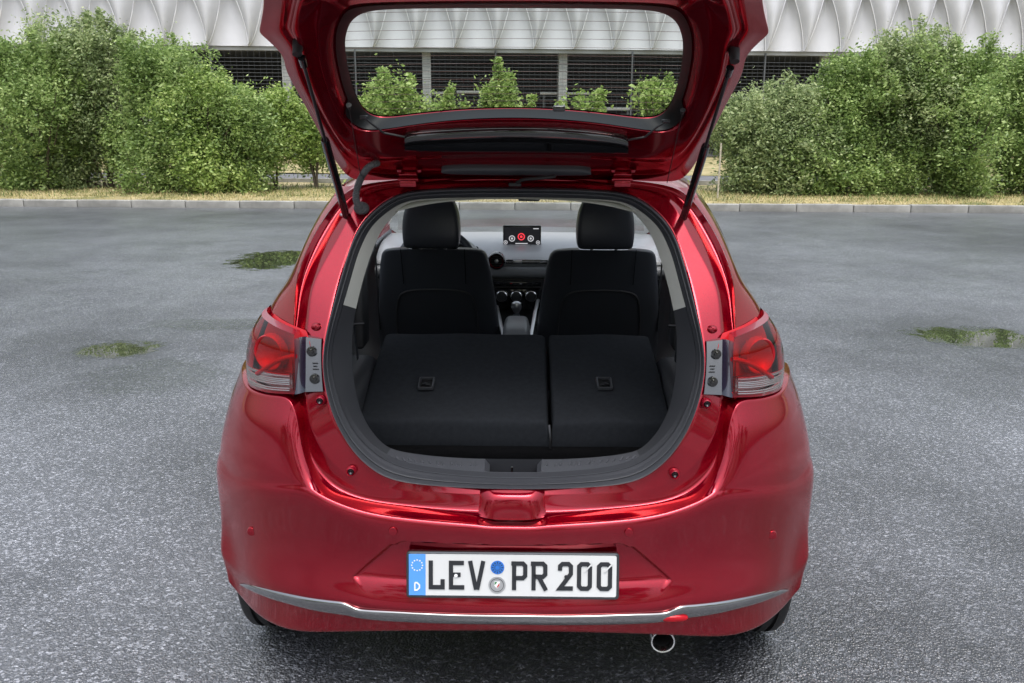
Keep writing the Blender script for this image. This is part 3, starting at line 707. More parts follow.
w2 = roundpoly([(1.90, 1.0), (1.90, 1.41), (2.32, 1.385), (2.92, 1.045), (2.92, 1.0)], .03)
mb = outline_sheet(outer, [wq, w1, w2], lambda y, z: (Sx(y, z), y, z), .055, 'b', None)
P(mb, 'side_panel', M['red'])
for wn in (wq, w1, w2):
    P(outline_sheet(wn, [], lambda y, z: (Sx(y, z)-.012, y, z), .09, 'w', None), 'side_window', M['gl_side'])
# inner liners of the sides (door cards and pillars)
mb = outline_sheet([(1.0, .25), (1.0, 1.0), (2.95, 1.0), (2.95, .25)], [], lambda y, z: (Sx(y, z)-.075-.02*math.sin(z*9), y, z), .08, 'd', None)
P(mb, 'door_lining', M['dash'])
mb = outline_sheet([(.72, 1.005), (.64, 1.18), (.64, 1.33), (1.0, 1.38), (1.6, 1.43), (2.2, 1.42), (2.4, 1.39), (3.0, 1.03), (2.9, 1.005)], [wq, w1, w2], lambda y, z: (Sx(y, z)-.035, y, z), .08, 'p', None)
P(mb, 'pillar_lining', M['head'])
# roof, headliner
def roof_ctrl(dz, x_in=0.0):
    rowsY = [.495, .52, .60, .85, 1.3, 1.8, 2.25, 2.50]; ctrl_ = []
    for Yk in rowsY:
        top = float(np.interp(Yk, [.49, .6, 1.0, 1.6, 2.1, 2.5], [1.432, 1.452, 1.482, 1.492, 1.480, 1.435]))
        if Yk < .51: top -= .006
        half = float(np.interp(Yk, [.49, .6, 1.0, 1.6, 2.5], [.43, .46, .50, .52, .52]))
        cc = []
        for t in (0, .3, .6, .85, 1.0):
            cc.append((half*t-x_in*t, Yk, top-.045*t**3+dz))
        zr = float(np.interp(Yk, [.49, .93, 1.2, 1.7, 2.2, 2.5], [1.385, 1.40, 1.45, 1.47, 1.455, 1.415]))
        cc.append((Sx(Yk, zr)-x_in, Yk, min(zr, top-.05)+dz)); ctrl_.append(cc)
    return mirrored(np.array(ctrl_))
P(MB().add(patch(roof_ctrl(0), 50, 60), gridF(50, 60)), 'roof', M['red'])
P(MB().add(patch(roof_ctrl(-.055, .07), 30, 30), gridF(30, 30)), 'headliner', M['head'])
# windscreen, bonnet, nose
ws = mirrored(np.array([[(.56*t, 2.50-.06*t*t, 1.43-.03*t*t) for t in (0, .4, .8, 1)], [(.64*t, 2.85-.07*t*t, 1.23-.03*t*t) for t in (0, .4, .8, 1)], [(.70*t, 3.18-.12*t*t, .985-.01*t*t) for t in (0, .4, .8, 1)]]))
P(MB().add(patch(ws, 16, 24), gridF(16, 24)), 'windscreen', M['gl_front'])
hood = mirrored(np.array([[(.74*t, 3.14-.10*t*t, .955-.03*t*t*t) for t in (0, .4, .8, 1)], [(.76*t, 3.5-.03*t, .885-.04*t*t*t) for t in (0, .4, .8, 1)], [(.70*t, 3.85-.1*t*t, .80-.05*t*t) for t in (0, .4, .8, 1)], [(.66*t, 4.02-.18*t*t, .74) for t in (0, .4, .8, 1)]]))
P(MB().add(patch(hood, 20, 30), gridF(20, 30)), 'bonnet', M['red'])
nose = mirrored(np.array([[(.66*t, 4.02-.18*t*t, .74) for t in (0, .4, .8, 1.1)], [(.70*t, 4.06-.16*t*t, .55) for t in (0, .4, .8, 1.1)], [(.68*t, 4.03-.18*t*t, .22) for t in (0, .4, .8, 1.1)]]))
P(MB().add(patch(nose, 16, 24), gridF(16, 24)), 'front_bumper', M['red'])
P(MB().box((0, 2.1, .22), (1.50, 3.3, .03)).box((0, .46, .30), (1.2, .5, .03)), 'underbody', M['rubber'], smooth=False)

# ---- wheels
def wheel(x, y):
    wv = empty('wheel', (x, y-2.0, .302), car); sgn = 1 if x > 0 else -1
    prof = [(.20, -.085), (.235, -.098), (.275, -.10), (.292, -.092), (.300, -.082)]
    for gx in (-.055, -.02, .02, .055): prof += [(.302, gx-.007), (.293, gx-.005), (.293, gx+.005), (.302, gx+.007)]
    prof += [(.300, .082), (.292, .092), (.275, .10), (.235, .098), (.20, .085)]
    mb = MB().lathe(prof, (0, 0, 0), 'x', 72)
    mb.build('tyre', M['rubber'], wv)
    mb = MB().lathe([(.20, -.08), (.19, -.06), (.185, .0), (.19, .07), (.203, .082)], (0, 0, 0), 'x', 48)
    for k in range(5):
        a = 2*math.pi*k/5; c, s_ = math.cos(a), math.sin(a)
        mb.tube([(sgn*.05, .04*c, .04*s_), (sgn*.06, .12*c, .12*s_), (sgn*.07, .195*c, .195*s_)], [.03, .022, .028], 8, flat=.6)
    mb.lathe([(.0, sgn*.07), (.05, sgn*.065), (.06, sgn*.02)], (0, 0, 0), 'x', 24)
    mb.build('rim', M['steel'], wv)
for x in (-.722, .722):
    wheel(x, WR); wheel(x, WF)
# arch liners
for yc in (WR, WF):
    mb = MB(); A = np.array([[(xx, yc+.325*math.cos(R(a)), .31+.325*math.sin(R(a))) for a in np.linspace(0, 165, 24)] for xx in (.50, .78)]); mb.both(A, gridF(2, 24)); P(mb, 'arch_liner', M['rubber'])
# axle beam and silencer under the tail
P(MB().tube([(-.6, .78, .28), (.6, .78, .28)], .035, 10), 'axle_beam', M['dsteel'])
# exhaust
ep = U(662.5, 640, .075); er = 12.2/FPX*np.dot(ep-CAM, fwd)
ex = P(MB().lathe([(er*.80, .25), (er*.80, .03), (er*.80, -.001), (er*.87, -.009), (er*.97, -.010), (er*1.03, -.003), (er*1.03, .25)], ep, 'y', 40), 'exhaust_pipe', M['chrome'])
P(MB().lathe([(0.0001, .10), (er*.79, .10), (er*.795, .012)], ep, 'y', 32), 'exhaust_bore', M['rubber'])
P(MB().tube([(ep[0], ep[1]+.2, ep[2]), (ep[0]-.05, ep[1]+.4, ep[2]+.03)], er*.9, 12).box((.25, .55, .26), (.5, .2, .15), bev=.04), 'silencer', M['dsteel'])

# ---- lower gloss trim following the bumper
tt = [(512,614,624.5),(466,614,624.5),(420,612,623),(385,610,621.5),(366,609,619.5),(357,607.8,618),(350,604,616.5),(343,601.2,615.5),(335,600.5,614.5),(310,597.5,610.5),(290,593.5,604.5),(272,589.5,599.5),(258,586,593.5),(248,583.5,588.5),(241,581.8,583.5)]
Vn = V.reshape(-1, 3)
tdx = [512-p[0] for p in T5]
def tY(x, y):
    y5 = np.interp(512-x, tdx, [p[1] for p in T5]); y7 = np.interp(512-x, [512-p[0] for p in T7], [p[1] for p in T7]); d5 = np.interp(512-x, tdx, Y5); d7 = np.interp(512-x, [512-p[0] for p in T7], Y7)
    t = min(1, max(0, (y-y5)/(y7-y5))); return (d5-.008)*(1-t)+(d7-.006)*t-.001
tops = np.array([Lm(x, y1, tY(x, y1)) for x, y1, y2 in tt]); bots = np.array([Lm(x, y2, tY(x, y2)) for x, y1, y2 in tt])
tops[0][0] = bots[0][0] = 0
def shift(a, dy): q_ = a.copy(); q_[:, 1] += dy; return q_
rws = [shift(tops, .03), shift(tops, .004), shift(tops, -.004), shift(tops*.85+bots*.15, -.010), shift(tops*.5+bots*.5, -.013), shift(tops*.18+bots*.82, -.010), shift(bots, -.002), shift(bots, .03)]
tw = patch(mirrored(np.array(rws)), 26, 260)
P(MB().add(tw, gridF(26, 260)), 'bumper_trim', mat('gloss_dark_chrome', (0.30, 0.30, 0.31), .05, 1.0, 1.0))
rp = U(672.5, 618.3, np.interp(.45, [0, 1], [.0, .0])+.0)
k = on_bumper(672.5, 618.3); rp = U(672.5, 618.3, k[1]-.018)
P(MB().lathe([(.0001, -.006), (.006, -.0055), (.0095, -.002), (.0105, .004), (.0105, .012)], rp, 'y', 28, sx=3.9), 'rear_reflector', M['lampred'])
# parking sensors
for (x, y) in ((393, 531.3), (251.5, 531.5), (629, 532.5), (772.3, 535)):
    k = on_bumper(x, y); c = U(x, y, k[1]-.003); rr = 4.8/FPX*np.dot(c-CAM, fwd)
    P(MB().lathe([(.0001, -.004), (rr*.85, -.003), (rr*.95, -.001), (rr, .006)], c, 'y', 24), 'parking_sensor', M['red'])

# ---- number plate
pl_c = (U(409, 575, 0)+U(616, 575, 0))/2
zpt, zpb = U(512, 552.3, .012)[2], U(512, 597.7, -.012)[2]; PWd, PHt = .524, .112
tilt = 0.17; pc = U(512.6, 575, .003)
plate = empty('number_plate', tuple(pc+OFF), car)
plate.rotation_euler = (-tilt, 0, 0)
def rr_box(w_, h_, r, y0_, y1_, n=6):
    pts = roundpoly([(-w_/2, -h_/2), (w_/2, -h_/2), (w_/2, h_/2), (-w_/2, h_/2)], r, n); m_ = len(pts)
    V_ = [(x, y0_, z) for x, z in pts]+[(x, y1_, z) for x, z in pts]
    F_ = [tuple(range(m_)), tuple(reversed(range(m_, 2*m_)))]+[(i, i+m_, (i+1) % m_+m_, (i+1) % m_) for i in range(m_)]
    return V_, F_
MB().add(*rr_box(.534, .120, .010, -.002, .010)).build('plate_holder', M['gloss'], plate)
pts_o = roundpoly([(-.2655, -.0585), (.2655, -.0585), (.2655, .0585), (-.2655, .0585)], .009, 6); pts_i = roundpoly([(-.2615, -.0545), (.2615, -.0545), (.2615, .0545), (-.2615, .0545)], .007, 6)
m_ = len(pts_o); Vv = [(x, -.0030, z) for x, z in pts_o]+[(x, -.0048, z) for x, z in pts_i]+[(x, -.0024, z) for x, z in roundpoly([(-.2605, -.0535), (.2605, -.0535), (.2605, .0535), (-.2605, .0535)], .006, 6)]
MB().add(Vv, [(i+k*m_, (i+1) % m_+k*m_, (i+1) % m_+(k+1)*m_, i+(k+1)*m_) for i in range(m_) for k in (0, 1)]).build('plate_rim', M['silver'], plate)
MB().add(*rr_box(.520, .106, .006, -.0036, -.001)).build('plate_face', M['white'], plate)
MB().box((-.2395, -.0039, 0), (.042, .0016, .1055)).build('country_band', M['blue'], plate, smooth=False)
mb = MB()
for k in range(12):
    a = 2*math.pi*k/12; mb.lathe([(.0001, -.0050), (.0021, -.0050)], (-.2395+.0135*math.cos(a), 0, .024+.0135*math.sin(a)), 'y', 5)
mb.build('star_ring', M['whitep'], plate, smooth=False)
# stroke lettering
def stroke(poly, wd, y0_=-.0062, y1_=-.003):
    mb = MB(); P_ = np.array(poly, float); n = len(P_); Ls, Rs = [], []
    for i in range(n):
        d1 = P_[i]-P_[i-1] if i else P_[1]-P_[0]; d2 = P_[i+1]-P_[i] if i < n-1 else d1
        d1 = d1/np.linalg.norm(d1); d2 = d2/np.linalg.norm(d2); n1 = np.array([-d1[1], d1[0]]); n2 = np.array([-d2[1], d2[0]]); b = n1+n2; b /= np.linalg.norm(b)
        q_ = b*wd/2/max(.45, b.dot(n1)); Ls.append(P_[i]+q_); Rs.append(P_[i]-q_)
    for i in range(n-1):
        q4 = [Ls[i], Ls[i+1], Rs[i+1], Rs[i]]; V_ = [(p[0], y0_, p[1]) for p in q4]+[(p[0], y1_, p[1]) for p in q4]
        mb.add(V_, [(0, 1, 2, 3), (0, 4, 5, 1), (1, 5, 6, 2), (2, 6, 7, 3), (3, 7, 4, 0)])
    return mb
def oval(cx, cz, rx, rz, n=12, a0_=0, a1_=360): return [(cx+rx*math.cos(R(a)), cz+rz*math.sin(R(a))) for a in np.linspace(a0_, a1_, n)]
W0 = .0105; h0 = .0365
def glyph(ch, x, w_, name=None):
    l, r_, t, b = x+W0/2, x+w_-W0/2, h0-W0/2, -h0+W0/2; c = .006
    G = {
     'L': [[(l, h0), (l, b), (r_, b), (r_, b+.020)]],
     'E': [[(r_+W0/2-.001, t), (l, t), (l, b), (r_+W0/2, b)], [(l, .001), (r_-.004, .001)]],
     'V': [[(l-.001, h0), (x+w_/2-.0015, -h0)], [(r_+.001, h0), (x+w_/2+.0015, -h0)]],
     'P': [[(l, -h0), (l, t), (r_-c, t), (r_, t-c), (r_, c-.006), (r_-c, -.006), (l, -.006)], [(l-.007, t), (l, t)]],
     'R': [[(l, -h0), (l, t), (r_-c, t), (r_, t-c), (r_, c-.002), (r_-c, -.002), (l, -.002)], [(x+w_*.45, -.002), (r_+.002, -h0)], [(l-.007, t), (l, t)]],
     '2': [[(l, h0-.022), (l, t-c), (l+c, t), (r_-c, t), (r_, t-c), (r_, .006), (l, b), (r_+W0/2, b)]],
     '0': [[(r_, t-.006), (r_-c, t), (l+c, t), (l, t-c), (l, b+c), (l+c, b), (r_-c, b), (r_, b+c), (r_, t-.006)]],
     'D': [[(l, h0), (l, -h0), (r_-c, -h0), (r_, -h0+c), (r_, h0-c), (r_-c, h0), (l, h0)]],
    }[ch]
    mb = MB()
    for k, pl_ in enumerate(G):
        s_ = stroke(pl_, W0 if not (ch == '0' and k == 1) else .004, -.0062-.0003*k)
        for v_ in s_.v: pass
        f_off = 0
        for v_ in s_.v:
            pass
        # re-add
        allv = np.concatenate(s_.v); mb.add(allv, s_.f)
    return mb
XS = 530/211.0/1000      # metres per picture pixel across the plate
for ch, pxl, pxr in (('L', 428.8, 444.8), ('E', 449, 464.4), ('V', 468.5, 485), ('P', 512, 527.3), ('R', 531.5, 547.3), ('2', 557.8, 572.8), ('0', 576.8, 591.8), ('0', 596.5, 611.8)):
    glyph(ch, (pxl-512.6)*XS, (pxr-pxl)*XS).build('plate_character', M['ink'], plate, smooth=False)
    if ch == '0': xr_ = (pxr-512.6)*XS; stroke([(xr_-.019, .012), (xr_+.001, .034)], .0034, -.0072, -.0060).build('character_cut', M['white'], plate, smooth=False)
_W, _h = W0, h0; W0, h0 = .0034, .0095
dm = glyph('D', -.0075, .015)
for i in range(len(dm.v)): dm.v[i] = dm.v[i]+np.array([-.2395, 0, -.030])
dm.build('country_letter', M['whitep'], plate, smooth=False); W0, h0 = _W, _h
def disc(cx, cz, r, name, m, y=-.0052, par=plate, seg=28): return MB().lathe([(.0001, y), (r, y), (r, y+.0015)], (cx, 0, cz), 'y', seg).build(name, m, par, smooth=False)
sx_ = (497.5-512.6)*XS
d1 = disc(sx_, .0205, .0172, 'inspection_sticker', M['bluee'])
mb = MB()
for k in range(12):
    a = 2*math.pi*k/12; p1 = (sx_+.010*math.cos(a), .0205+.010*math.sin(a)); p2 = (sx_+.0145*math.cos(a), .0205+.0145*math.sin(a))
    s_ = stroke([p1, p2], .0024, -.0058, -.005); mb.add(np.concatenate(s_.v), s_.f)
s_ = stroke(oval(sx_, .0205, .007, .007, 17), .001, -.0058, -.005); mb.add(np.concatenate(s_.v), s_.f)
mb.build('sticker_marks', M['ink'], plate, smooth=False)
disc(sx_-.001, -.0245, .0215, 'state_seal', M['sealp'], y=-.0051)
s_ = stroke(oval(sx_-.001, -.0245, .0165, .0165, 25), .0012, -.0058, -.005); s_.build('seal_ring', M['thread'], plate, smooth=False)
shield = [(-.007, .008), (.007, .008), (.007, -.002), (0, -.010), (-.007, -.002)]
def poly(pts, y, name, m, dx, dz):
    V_ = [(p[0]+dx, y, p[1]+dz) for p in pts]+[(p[0]+dx, y+.0008, p[1]+dz) for p in pts]; n = len(pts)
    MB().add(V_, [tuple(range(n))]+[(i, (i+1) % n, (i+1) % n+n, i+n) for i in range(n)]).build(name, m, plate, smooth=False)
poly(shield, -.0057, 'crest', M['whitep'], sx_-.001, -.0235)
poly([(-.006, .007), (.001, .007), (-.006, -.001)], -.0062, 'crest_field', M['green'], sx_-.001, -.0235)
poly([(.006, .005), (.006, -.002), (0, -.008), (-.001, -.006)], -.0062, 'crest_field', M['redp'], sx_-.001, -.0235)
for (x, z) in ((-.142, -.001), (.134, -.001)): disc(x, z, .0045, 'plate_screw_cap', M['whitep'] if x < 0 else M['ink'], y=-.0075)

# ---- tail lamps
lamp_rows = [
 [(294, 334.5, .172), (277, 328, .210), (266, 321, .262), (258, 313.5, .335)],
 [(294.5, 345, .140), (276, 340, .172), (258, 332, .235), (247.5, 327, .310)],
 [(294.5, 356, .135), (276, 353, .165), (256, 347, .225), (243.8, 342, .305)],
 [(295, 372, .132), (275, 371, .160), (255, 367, .220), (242.5, 361, .300)],
 [(295, 384, .132), (275, 384, .162), (256, 380, .222), (243, 374, .300)],
 [(295.5, 394, .135), (273, 394, .165), (255, 390.5, .225), (244.5, 383, .300)]]
G = np.array([[Lm(x, y, Y) for (x, y, Y) in r_] for r_ in lamp_rows])
# carry on forward round the side
side = []
for r_ in range(6):
    z_ = G[r_, 3, 2]; side.append([(Sx(.42, z_)+.002, .42, z_+.003*(2-r_)), (Sx(.56, z_)+.002, .56, z_*.6+.4*G[2, 3, 2]), ])
G = np.concatenate([G, np.array(side)], 1)
G0_ = G.copy()
lensV = patch(G, 40, 60)
nu_split = 30
def sub(Vv, a, b, c=None, d=None): return Vv[a:b, c:d]
for sgn, nm in ((-1, 'left'), (1, 'right')):
    lamp = empty('tail_lamp', (0, -1.8, .95), car)
    def F_(mb, name, m, **k): return P(mb, name, m, lamp, **k)
    LV = lensV.copy(); LV[..., 0] *= sgn
    lr = LV[0:29]; F_(MB().add(lr, gridF(*lr.shape[:2])), 'red_lens', M['lens'])
    lc = LV[28:40]; F_(MB().add(lc, gridF(*lc.shape[:2])), 'clear_lens', M['lensc'])
    # rim of the lens: returns into the body
    bk = G.copy(); bk[..., 1] += .045; bk[..., 0] -= .020; bk[1:5, :, 0] -= .01
    bkV = patch(bk, 24, 40); bkV[..., 0] *= sgn
    F_(MB().add(bkV[:19], gridF(19, 40)), 'lamp_housing', M['lampdk']); F_(MB().add(bkV[18:], gridF(6, 40)), 'lower_reflector', M['lampsil'])
    e_top = np.stack([LV[0], LV[0]+[0, .05, 0]]); e_bot = np.stack([LV[-1], LV[-1]+[0, .05, 0]]); e_in = np.stack([LV[:, 0], LV[:, 0]+[0, .06, 0]])
    mb = MB()
    for e_ in (e_top, e_bot, e_in): mb.add(e_, gridF(*e_.shape[:2]))
    F_(mb, 'lamp_edge', M['redd'])
    # round brake light: bright bowl with glowing-red rings
    c = G[3, 1]*.35+G[2, 2]*.65; c = np.array([c[0]*sgn-sgn*.012, c[1]+.016, c[2]+.002])
    mb = MB().lathe([(.0001, .022), (.020, .018), (.034, .008), (.042, -.002), (.046, -.004), (.049, .002), (.050, .02)], (0, 0, 0), 'y', 40)
    for i in range(len(mb.v)):
        q_ = mb.v[i]; ca, sa = math.cos(sgn*.45), math.sin(sgn*.45); mb.v[i] = np.stack([q_[:, 0]*ca-q_[:, 1]*sa, q_[:, 0]*sa+q_[:, 1]*ca, q_[:, 2]], 1)+c
    F_(mb, 'brake_light', M['lampred'])
    # swooping light bar above the bowl
    pts = [G[2, 0]*.9+G[3, 0]*.1, G[2, 1]*.7+G[3, 1]*.3, G[3, 1]*.6+G[3, 2]*.4, G[4, 2]*.6+G[3, 2]*.4]
    pts = np.array([[p[0]*sgn, p[1]+.014, p[2]] for p in pts]); pc_ = np.einsum('ij,jk->ik', bclamp(4, 20), pts)
    F_(MB().tube(pc_, .006, 8), 'light_guide', M['lampred'])
    # ribs in the clear strip
    mb = MB()
    for t in np.linspace(.15, .95, 8):
        line = LV[28+int(t*11)][2:40:2].copy(); line[:, 1] += .010; mb.tube(line, .0022, 6)
    F_(mb, 'reflector_ribs', M['lampsil'])

# ---- lamp mounting bracket and side strip
bka = [[(307, 336, .0), (322.5, 338, -.0)], [(307, 362, 0), (321, 362, 0)], [(306.5, 390.5, 0), (324, 390, 0)]]
bf = np.array([[RF(x, y, .004) for (x, y, _) in r_] for r_ in bka])
bfm = np.array([[r_[0], r_[0]*.9+r_[1]*.1, r_[0]*.5+r_[1]*.5, r_[0]*.1+r_[1]*.9, r_[1]] for r_ in bf])
bfp = patch(bfm, 12, 12)
for sgn in (-1, 1):
    br = empty('lamp_bracket', (0, -1.8, .95), car)
    q_ = bfp.copy(); q_[..., 0] *= sgn; q_[..., 1] -= .012
    P(MB().add(q_, gridF(12, 12)).add(np.stack([q_[:, 0], q_[:, 0]+[0, .03, 0]]), gridF(2, 12)).add(np.stack([q_[0], q_[0]+[0, .03, 0]]), gridF(2, 12)).add(np.stack([q_[-1], q_[-1]+[0, .03, 0]]), gridF(2, 12)), 'bracket_plate', M['silver'], br)
    st_ = np.array([[RF(x, y, o_) for (x, y, o_) in r_] for r_ in ([(295.2, 339, .0), (301, 336, .008), (307, 336, -.004)], [(295.2, 365, .0), (301, 362, .012), (307, 362, -.004)], [(295.2, 394, .0), (301, 393, .012), (306.5, 391, -.004)])])
    st_[..., 0] *= sgn; st_[..., 1] -= .004
    P(MB().add(patch(st_, 12, 10), gridF(12, 10)), 'bracket_side', M['navy'], br)
    for (x, y) in ((311.5, 351), (314.5, 378.5)):
        c = RF(x, y, -.012); c[0] *= sgn
        P(MB().lathe([(.0001, -.012), (.006, -.011), (.007, -.006), (.012, -.005), (.0125, .004)], c, 'y', 20), 'bracket_screw', M['gloss'], br)
    for i, (x, y, w_) in enumerate(((315, 363, .014), (315, 366, .010), (315.5, 369, .015))):
        c = RF(x, y, -.010); c[0] *= sgn; P(MB().box(c, (w_, .002, .0016)), 'moulded_mark', M['dsteel'], br, smooth=False)
# rubber stops on the flange
for (x, y, r_) in ((320.3, 400.5, 5.0), (351.3, 471, 5.0)):
    for sgn in (-1, 1):
        c = RF(x, y, -.004); rr = r_/FPX*np.dot(c-CAM, fwd); c[0] *= sgn; stp = empty('flange_stop', tuple(c+OFF), car)
        MB().lathe([(rr*.62, -.004), (rr*.75, -.009), (rr*.95, -.006), (rr*1.05, .006)], (0, 0, 0), 'y', 24).build('stop_ring', M['redd'], stp)
        MB().lathe([(.0001, -.006), (rr*.4, -.010), (rr*.6, -.005), (rr*.64, .0)], (0, 0, 0), 'y', 20).build('stop_core', M['dsteel'], stp)
for sgn in (-1, 1):
    c = RF(316.3, 327, .006); c[0] *= sgn
    P(MB().lathe([(.0001, -.008), (.006, -.007), (.0095, -.003), (.0105, .006)], c, 'y', 24, sx=1.35), 'flange_plug', M['red'])
# latch housing bulge below the seal
lb = np.array([[RF(x, y, o_) for (x, y, o_) in r_] for r_ in (
  [(512, 486, -.005), (494, 486, -.005), (486, 486.5, -.005), (479, 487, .0)],
  [(512, 488, -.014), (494, 488, -.014), (484, 488, -.010), (478, 489, .0)],
  [(512, 493, -.026), (494, 493, -.026), (483, 493, -.020), (477, 495, .0)],
  [(512, 498, -.034), (495, 498, -.034), (485, 500, -.028), (477, 504, -.005)],
  [(512, 504, -.036), (496, 504, -.036), (486, 507, -.032), (478, 511, -.015)],
  [(512, 520, -.036), (498, 520, -.036), (488, 519, -.034), (479, 516, -.030)])])
lb[:, 0, 0] = 0
P(MB().add(patch(mirrored(lb), 24, 40), gridF(24, 40)), 'latch_cover', M['red'])

# ---- boot: sill plate, side linings, floor, folded seats
J = [(512,199),(466,199.5),(420,201),(407,204),(396,213),(384,226),(376,241),(369,260),(362,283),(356,308),(353,325),(352,340),(352,362),(354,383),(358,404),(365,421),(374,435),(386,447),(398,451),(420,455),(466,459),(512,459)]
oJ = np.interp(range(NS), [0, 5, 10, 14, 17, 21], [.10, .10, .14, .17, .19, .20])
jj = full_ring(ringpts(J, oJ)); i1 = i0.copy(); i1[:, 1] -= .004
lin = patch([i1, i1*.9+jj*.1, i1*.6+jj*.4, i1*.3+jj*.7, jj*.9+i1*.1, jj], 20, 420, closed=True)
def seg(a, b):     # columns of ring for station range; the ring has 2*(NS-1) stations
    n_ = 2*(NS-1); return int(a/n_*420), int(b/n_*420)
def strip(Vv, a, b):
    i, j = seg(a, b); idx = [k % 420 for k in range(i, j+1)]; return Vv[:, idx]
def ringpart(a, b, name, m, both=True):
    s_ = strip(lin, a, b); mb = MB(); (mb.both if both else mb.add)(s_, gridF(*s_.shape[:2])); return P(mb, name, m)
ringpart(3, 9.2, 'pillar_trim', M['head']); ringpart(9.2, 17.4, 'boot_side_trim', M['trim'])
s_ = strip(lin, -3, 3); P(MB().add(s_, gridF(*s_.shape[:2])), 'roof_edge_trim', M['head'])
s_ = strip(lin, 17.4, 24.6)
# latch notch pressed into the sill plate
Xn = np.abs(s_[..., 0]); yy = s_[..., 1]; nn_ = np.clip((.072-Xn)/.020, 0, 1)*np.clip((yy-.165)/.02, 0, 1); s_[..., 2] -= nn_*.05
nvs = s_.shape[1]; nf = nn_.reshape(-1)
P(MB().add(s_, [f for f in gridF(*s_.shape[:2]) if max(nf[i] for i in f) < .75]), 'sill_plate', M['sill'])
# ribs on the sill plate
sf = s_.reshape(-1, 3)
for k in range(14):
    for sg in (-1, 1):
        px_ = 512+sg*(36+k*6.6); d = ray(px_, 464.5-(k/13)**2*6.5); W_ = sf-CAM; t = W_@d/np.dot(d, d); c = sf[np.argmin(np.linalg.norm(W_-t[:, None]*d, axis=1))]
        P(MB().box(c+[0, 0, .0005], (.005, .028, .006), rz=-sg*(.05+.35*k/13)), 'sill_rib', M['sill'], smooth=False)
# walls from lining edge to front of boot, floor
jl = jj.copy(); jl2 = jj.copy()
idx = list(range(9, NS))    # right half lower
low = jj[9:NS].copy(); fr = low.copy(); fr[:, 1] = np.maximum(fr[:, 1]+.35, .80); fr[:, 0] = np.maximum(low[:, 0]*1.06+.02, .55)
low2 = low.copy(); low2[:, 1] += .02; low2[:, 0] = np.maximum(low2[:, 0]+.03, low2[:, 0]*.5+.26)
wallp = np.array([low, low2, low2*.6+fr*.4, fr])[:, :8]
P(MB().both(patch(wallp, 14, 40), gridF(14, 40)), 'boot_wall_lining', M['trim'])
P(MB().box((0, .62, .53), (1.20, 1.0, .03)), 'boot_floor', M['carpet'], smooth=False)
bottom = np.array([jj[16:NS+6][k] for k in range(len(jj[16:NS+6]))]); 
bl = np.array([[(p[0], p[1], p[2]) for p in jj[15:NS]], [(p[0]*.99, p[1]+.01, p[2]-.06) for p in jj[15:NS]], [(p[0]*.97, p[1]+.02, .54) for p in jj[15:NS]]])
P(MB().both(patch(bl, 8, 30), gridF(8, 30)), 'boot_end_lining', M['trim'])
P(MB().tube([U(512, 474, .22), U(512, 467, .22)], .0035, 8), 'boot_lamp_pin', M['chrome'])

def cushion(x0_, x1_, name, m, par):
    # folded seat back: rounded slab, rear end low, rising gently to the front
    yr, yf = .615, 1.23; zr, zf = .678, .815; nx, ny = 26, 44; rows_ = []
    xs_ = np.linspace(0, 1, nx); V_ = []
    prof = [(yr+.03, zr-.115), (yr+.012, zr-.11), (yr+.002, zr-.085), (yr, zr-.05), (yr-.002, zr-.012), (yr+.006, zr-.001), (yr+.03, zr+.006)]
    prof += [(yr+.09, zr+.022), (yr+.115, zr+.030)] + [(yr+t*(yf-yr), zr+t*(zf-zr)+.012*math.sin(math.pi*t)) for t in (.25, .35, .5, .65, .8, .92)] + [(yf-.01, zf-.002), (yf, zf-.02), (yf+.004, zf-.08)]
    sx2 = [(0, -.10), (0, -.03), (.006, -.006), (.03, 0), (.12, .0), (.5, .004), (.88, .0), (.97, 0), (.994, -.006), (1, -.03), (1, -.10)]
    ct = np.array([[(x0_+(x1_-x0_)*a, y, z+b) for a, b in sx2] for y, z in prof])
    Vp = patch(ct, 60, 40); rs_ = np.random.RandomState(3)
    Vp[..., 2] += .0012*np.sin(Vp[..., 0]*23+Vp[..., 1]*31)
    return P(MB().add(Vp, gridF(60, 40)), name, m, par)
fs = empty('folded_seat', (0, -1.2, .7), car)
e1 = U(357.5, 425, .63)[0]; sp1 = U(549.6, 400, .75)[0]; e2 = U(672, 425, .63)[0]
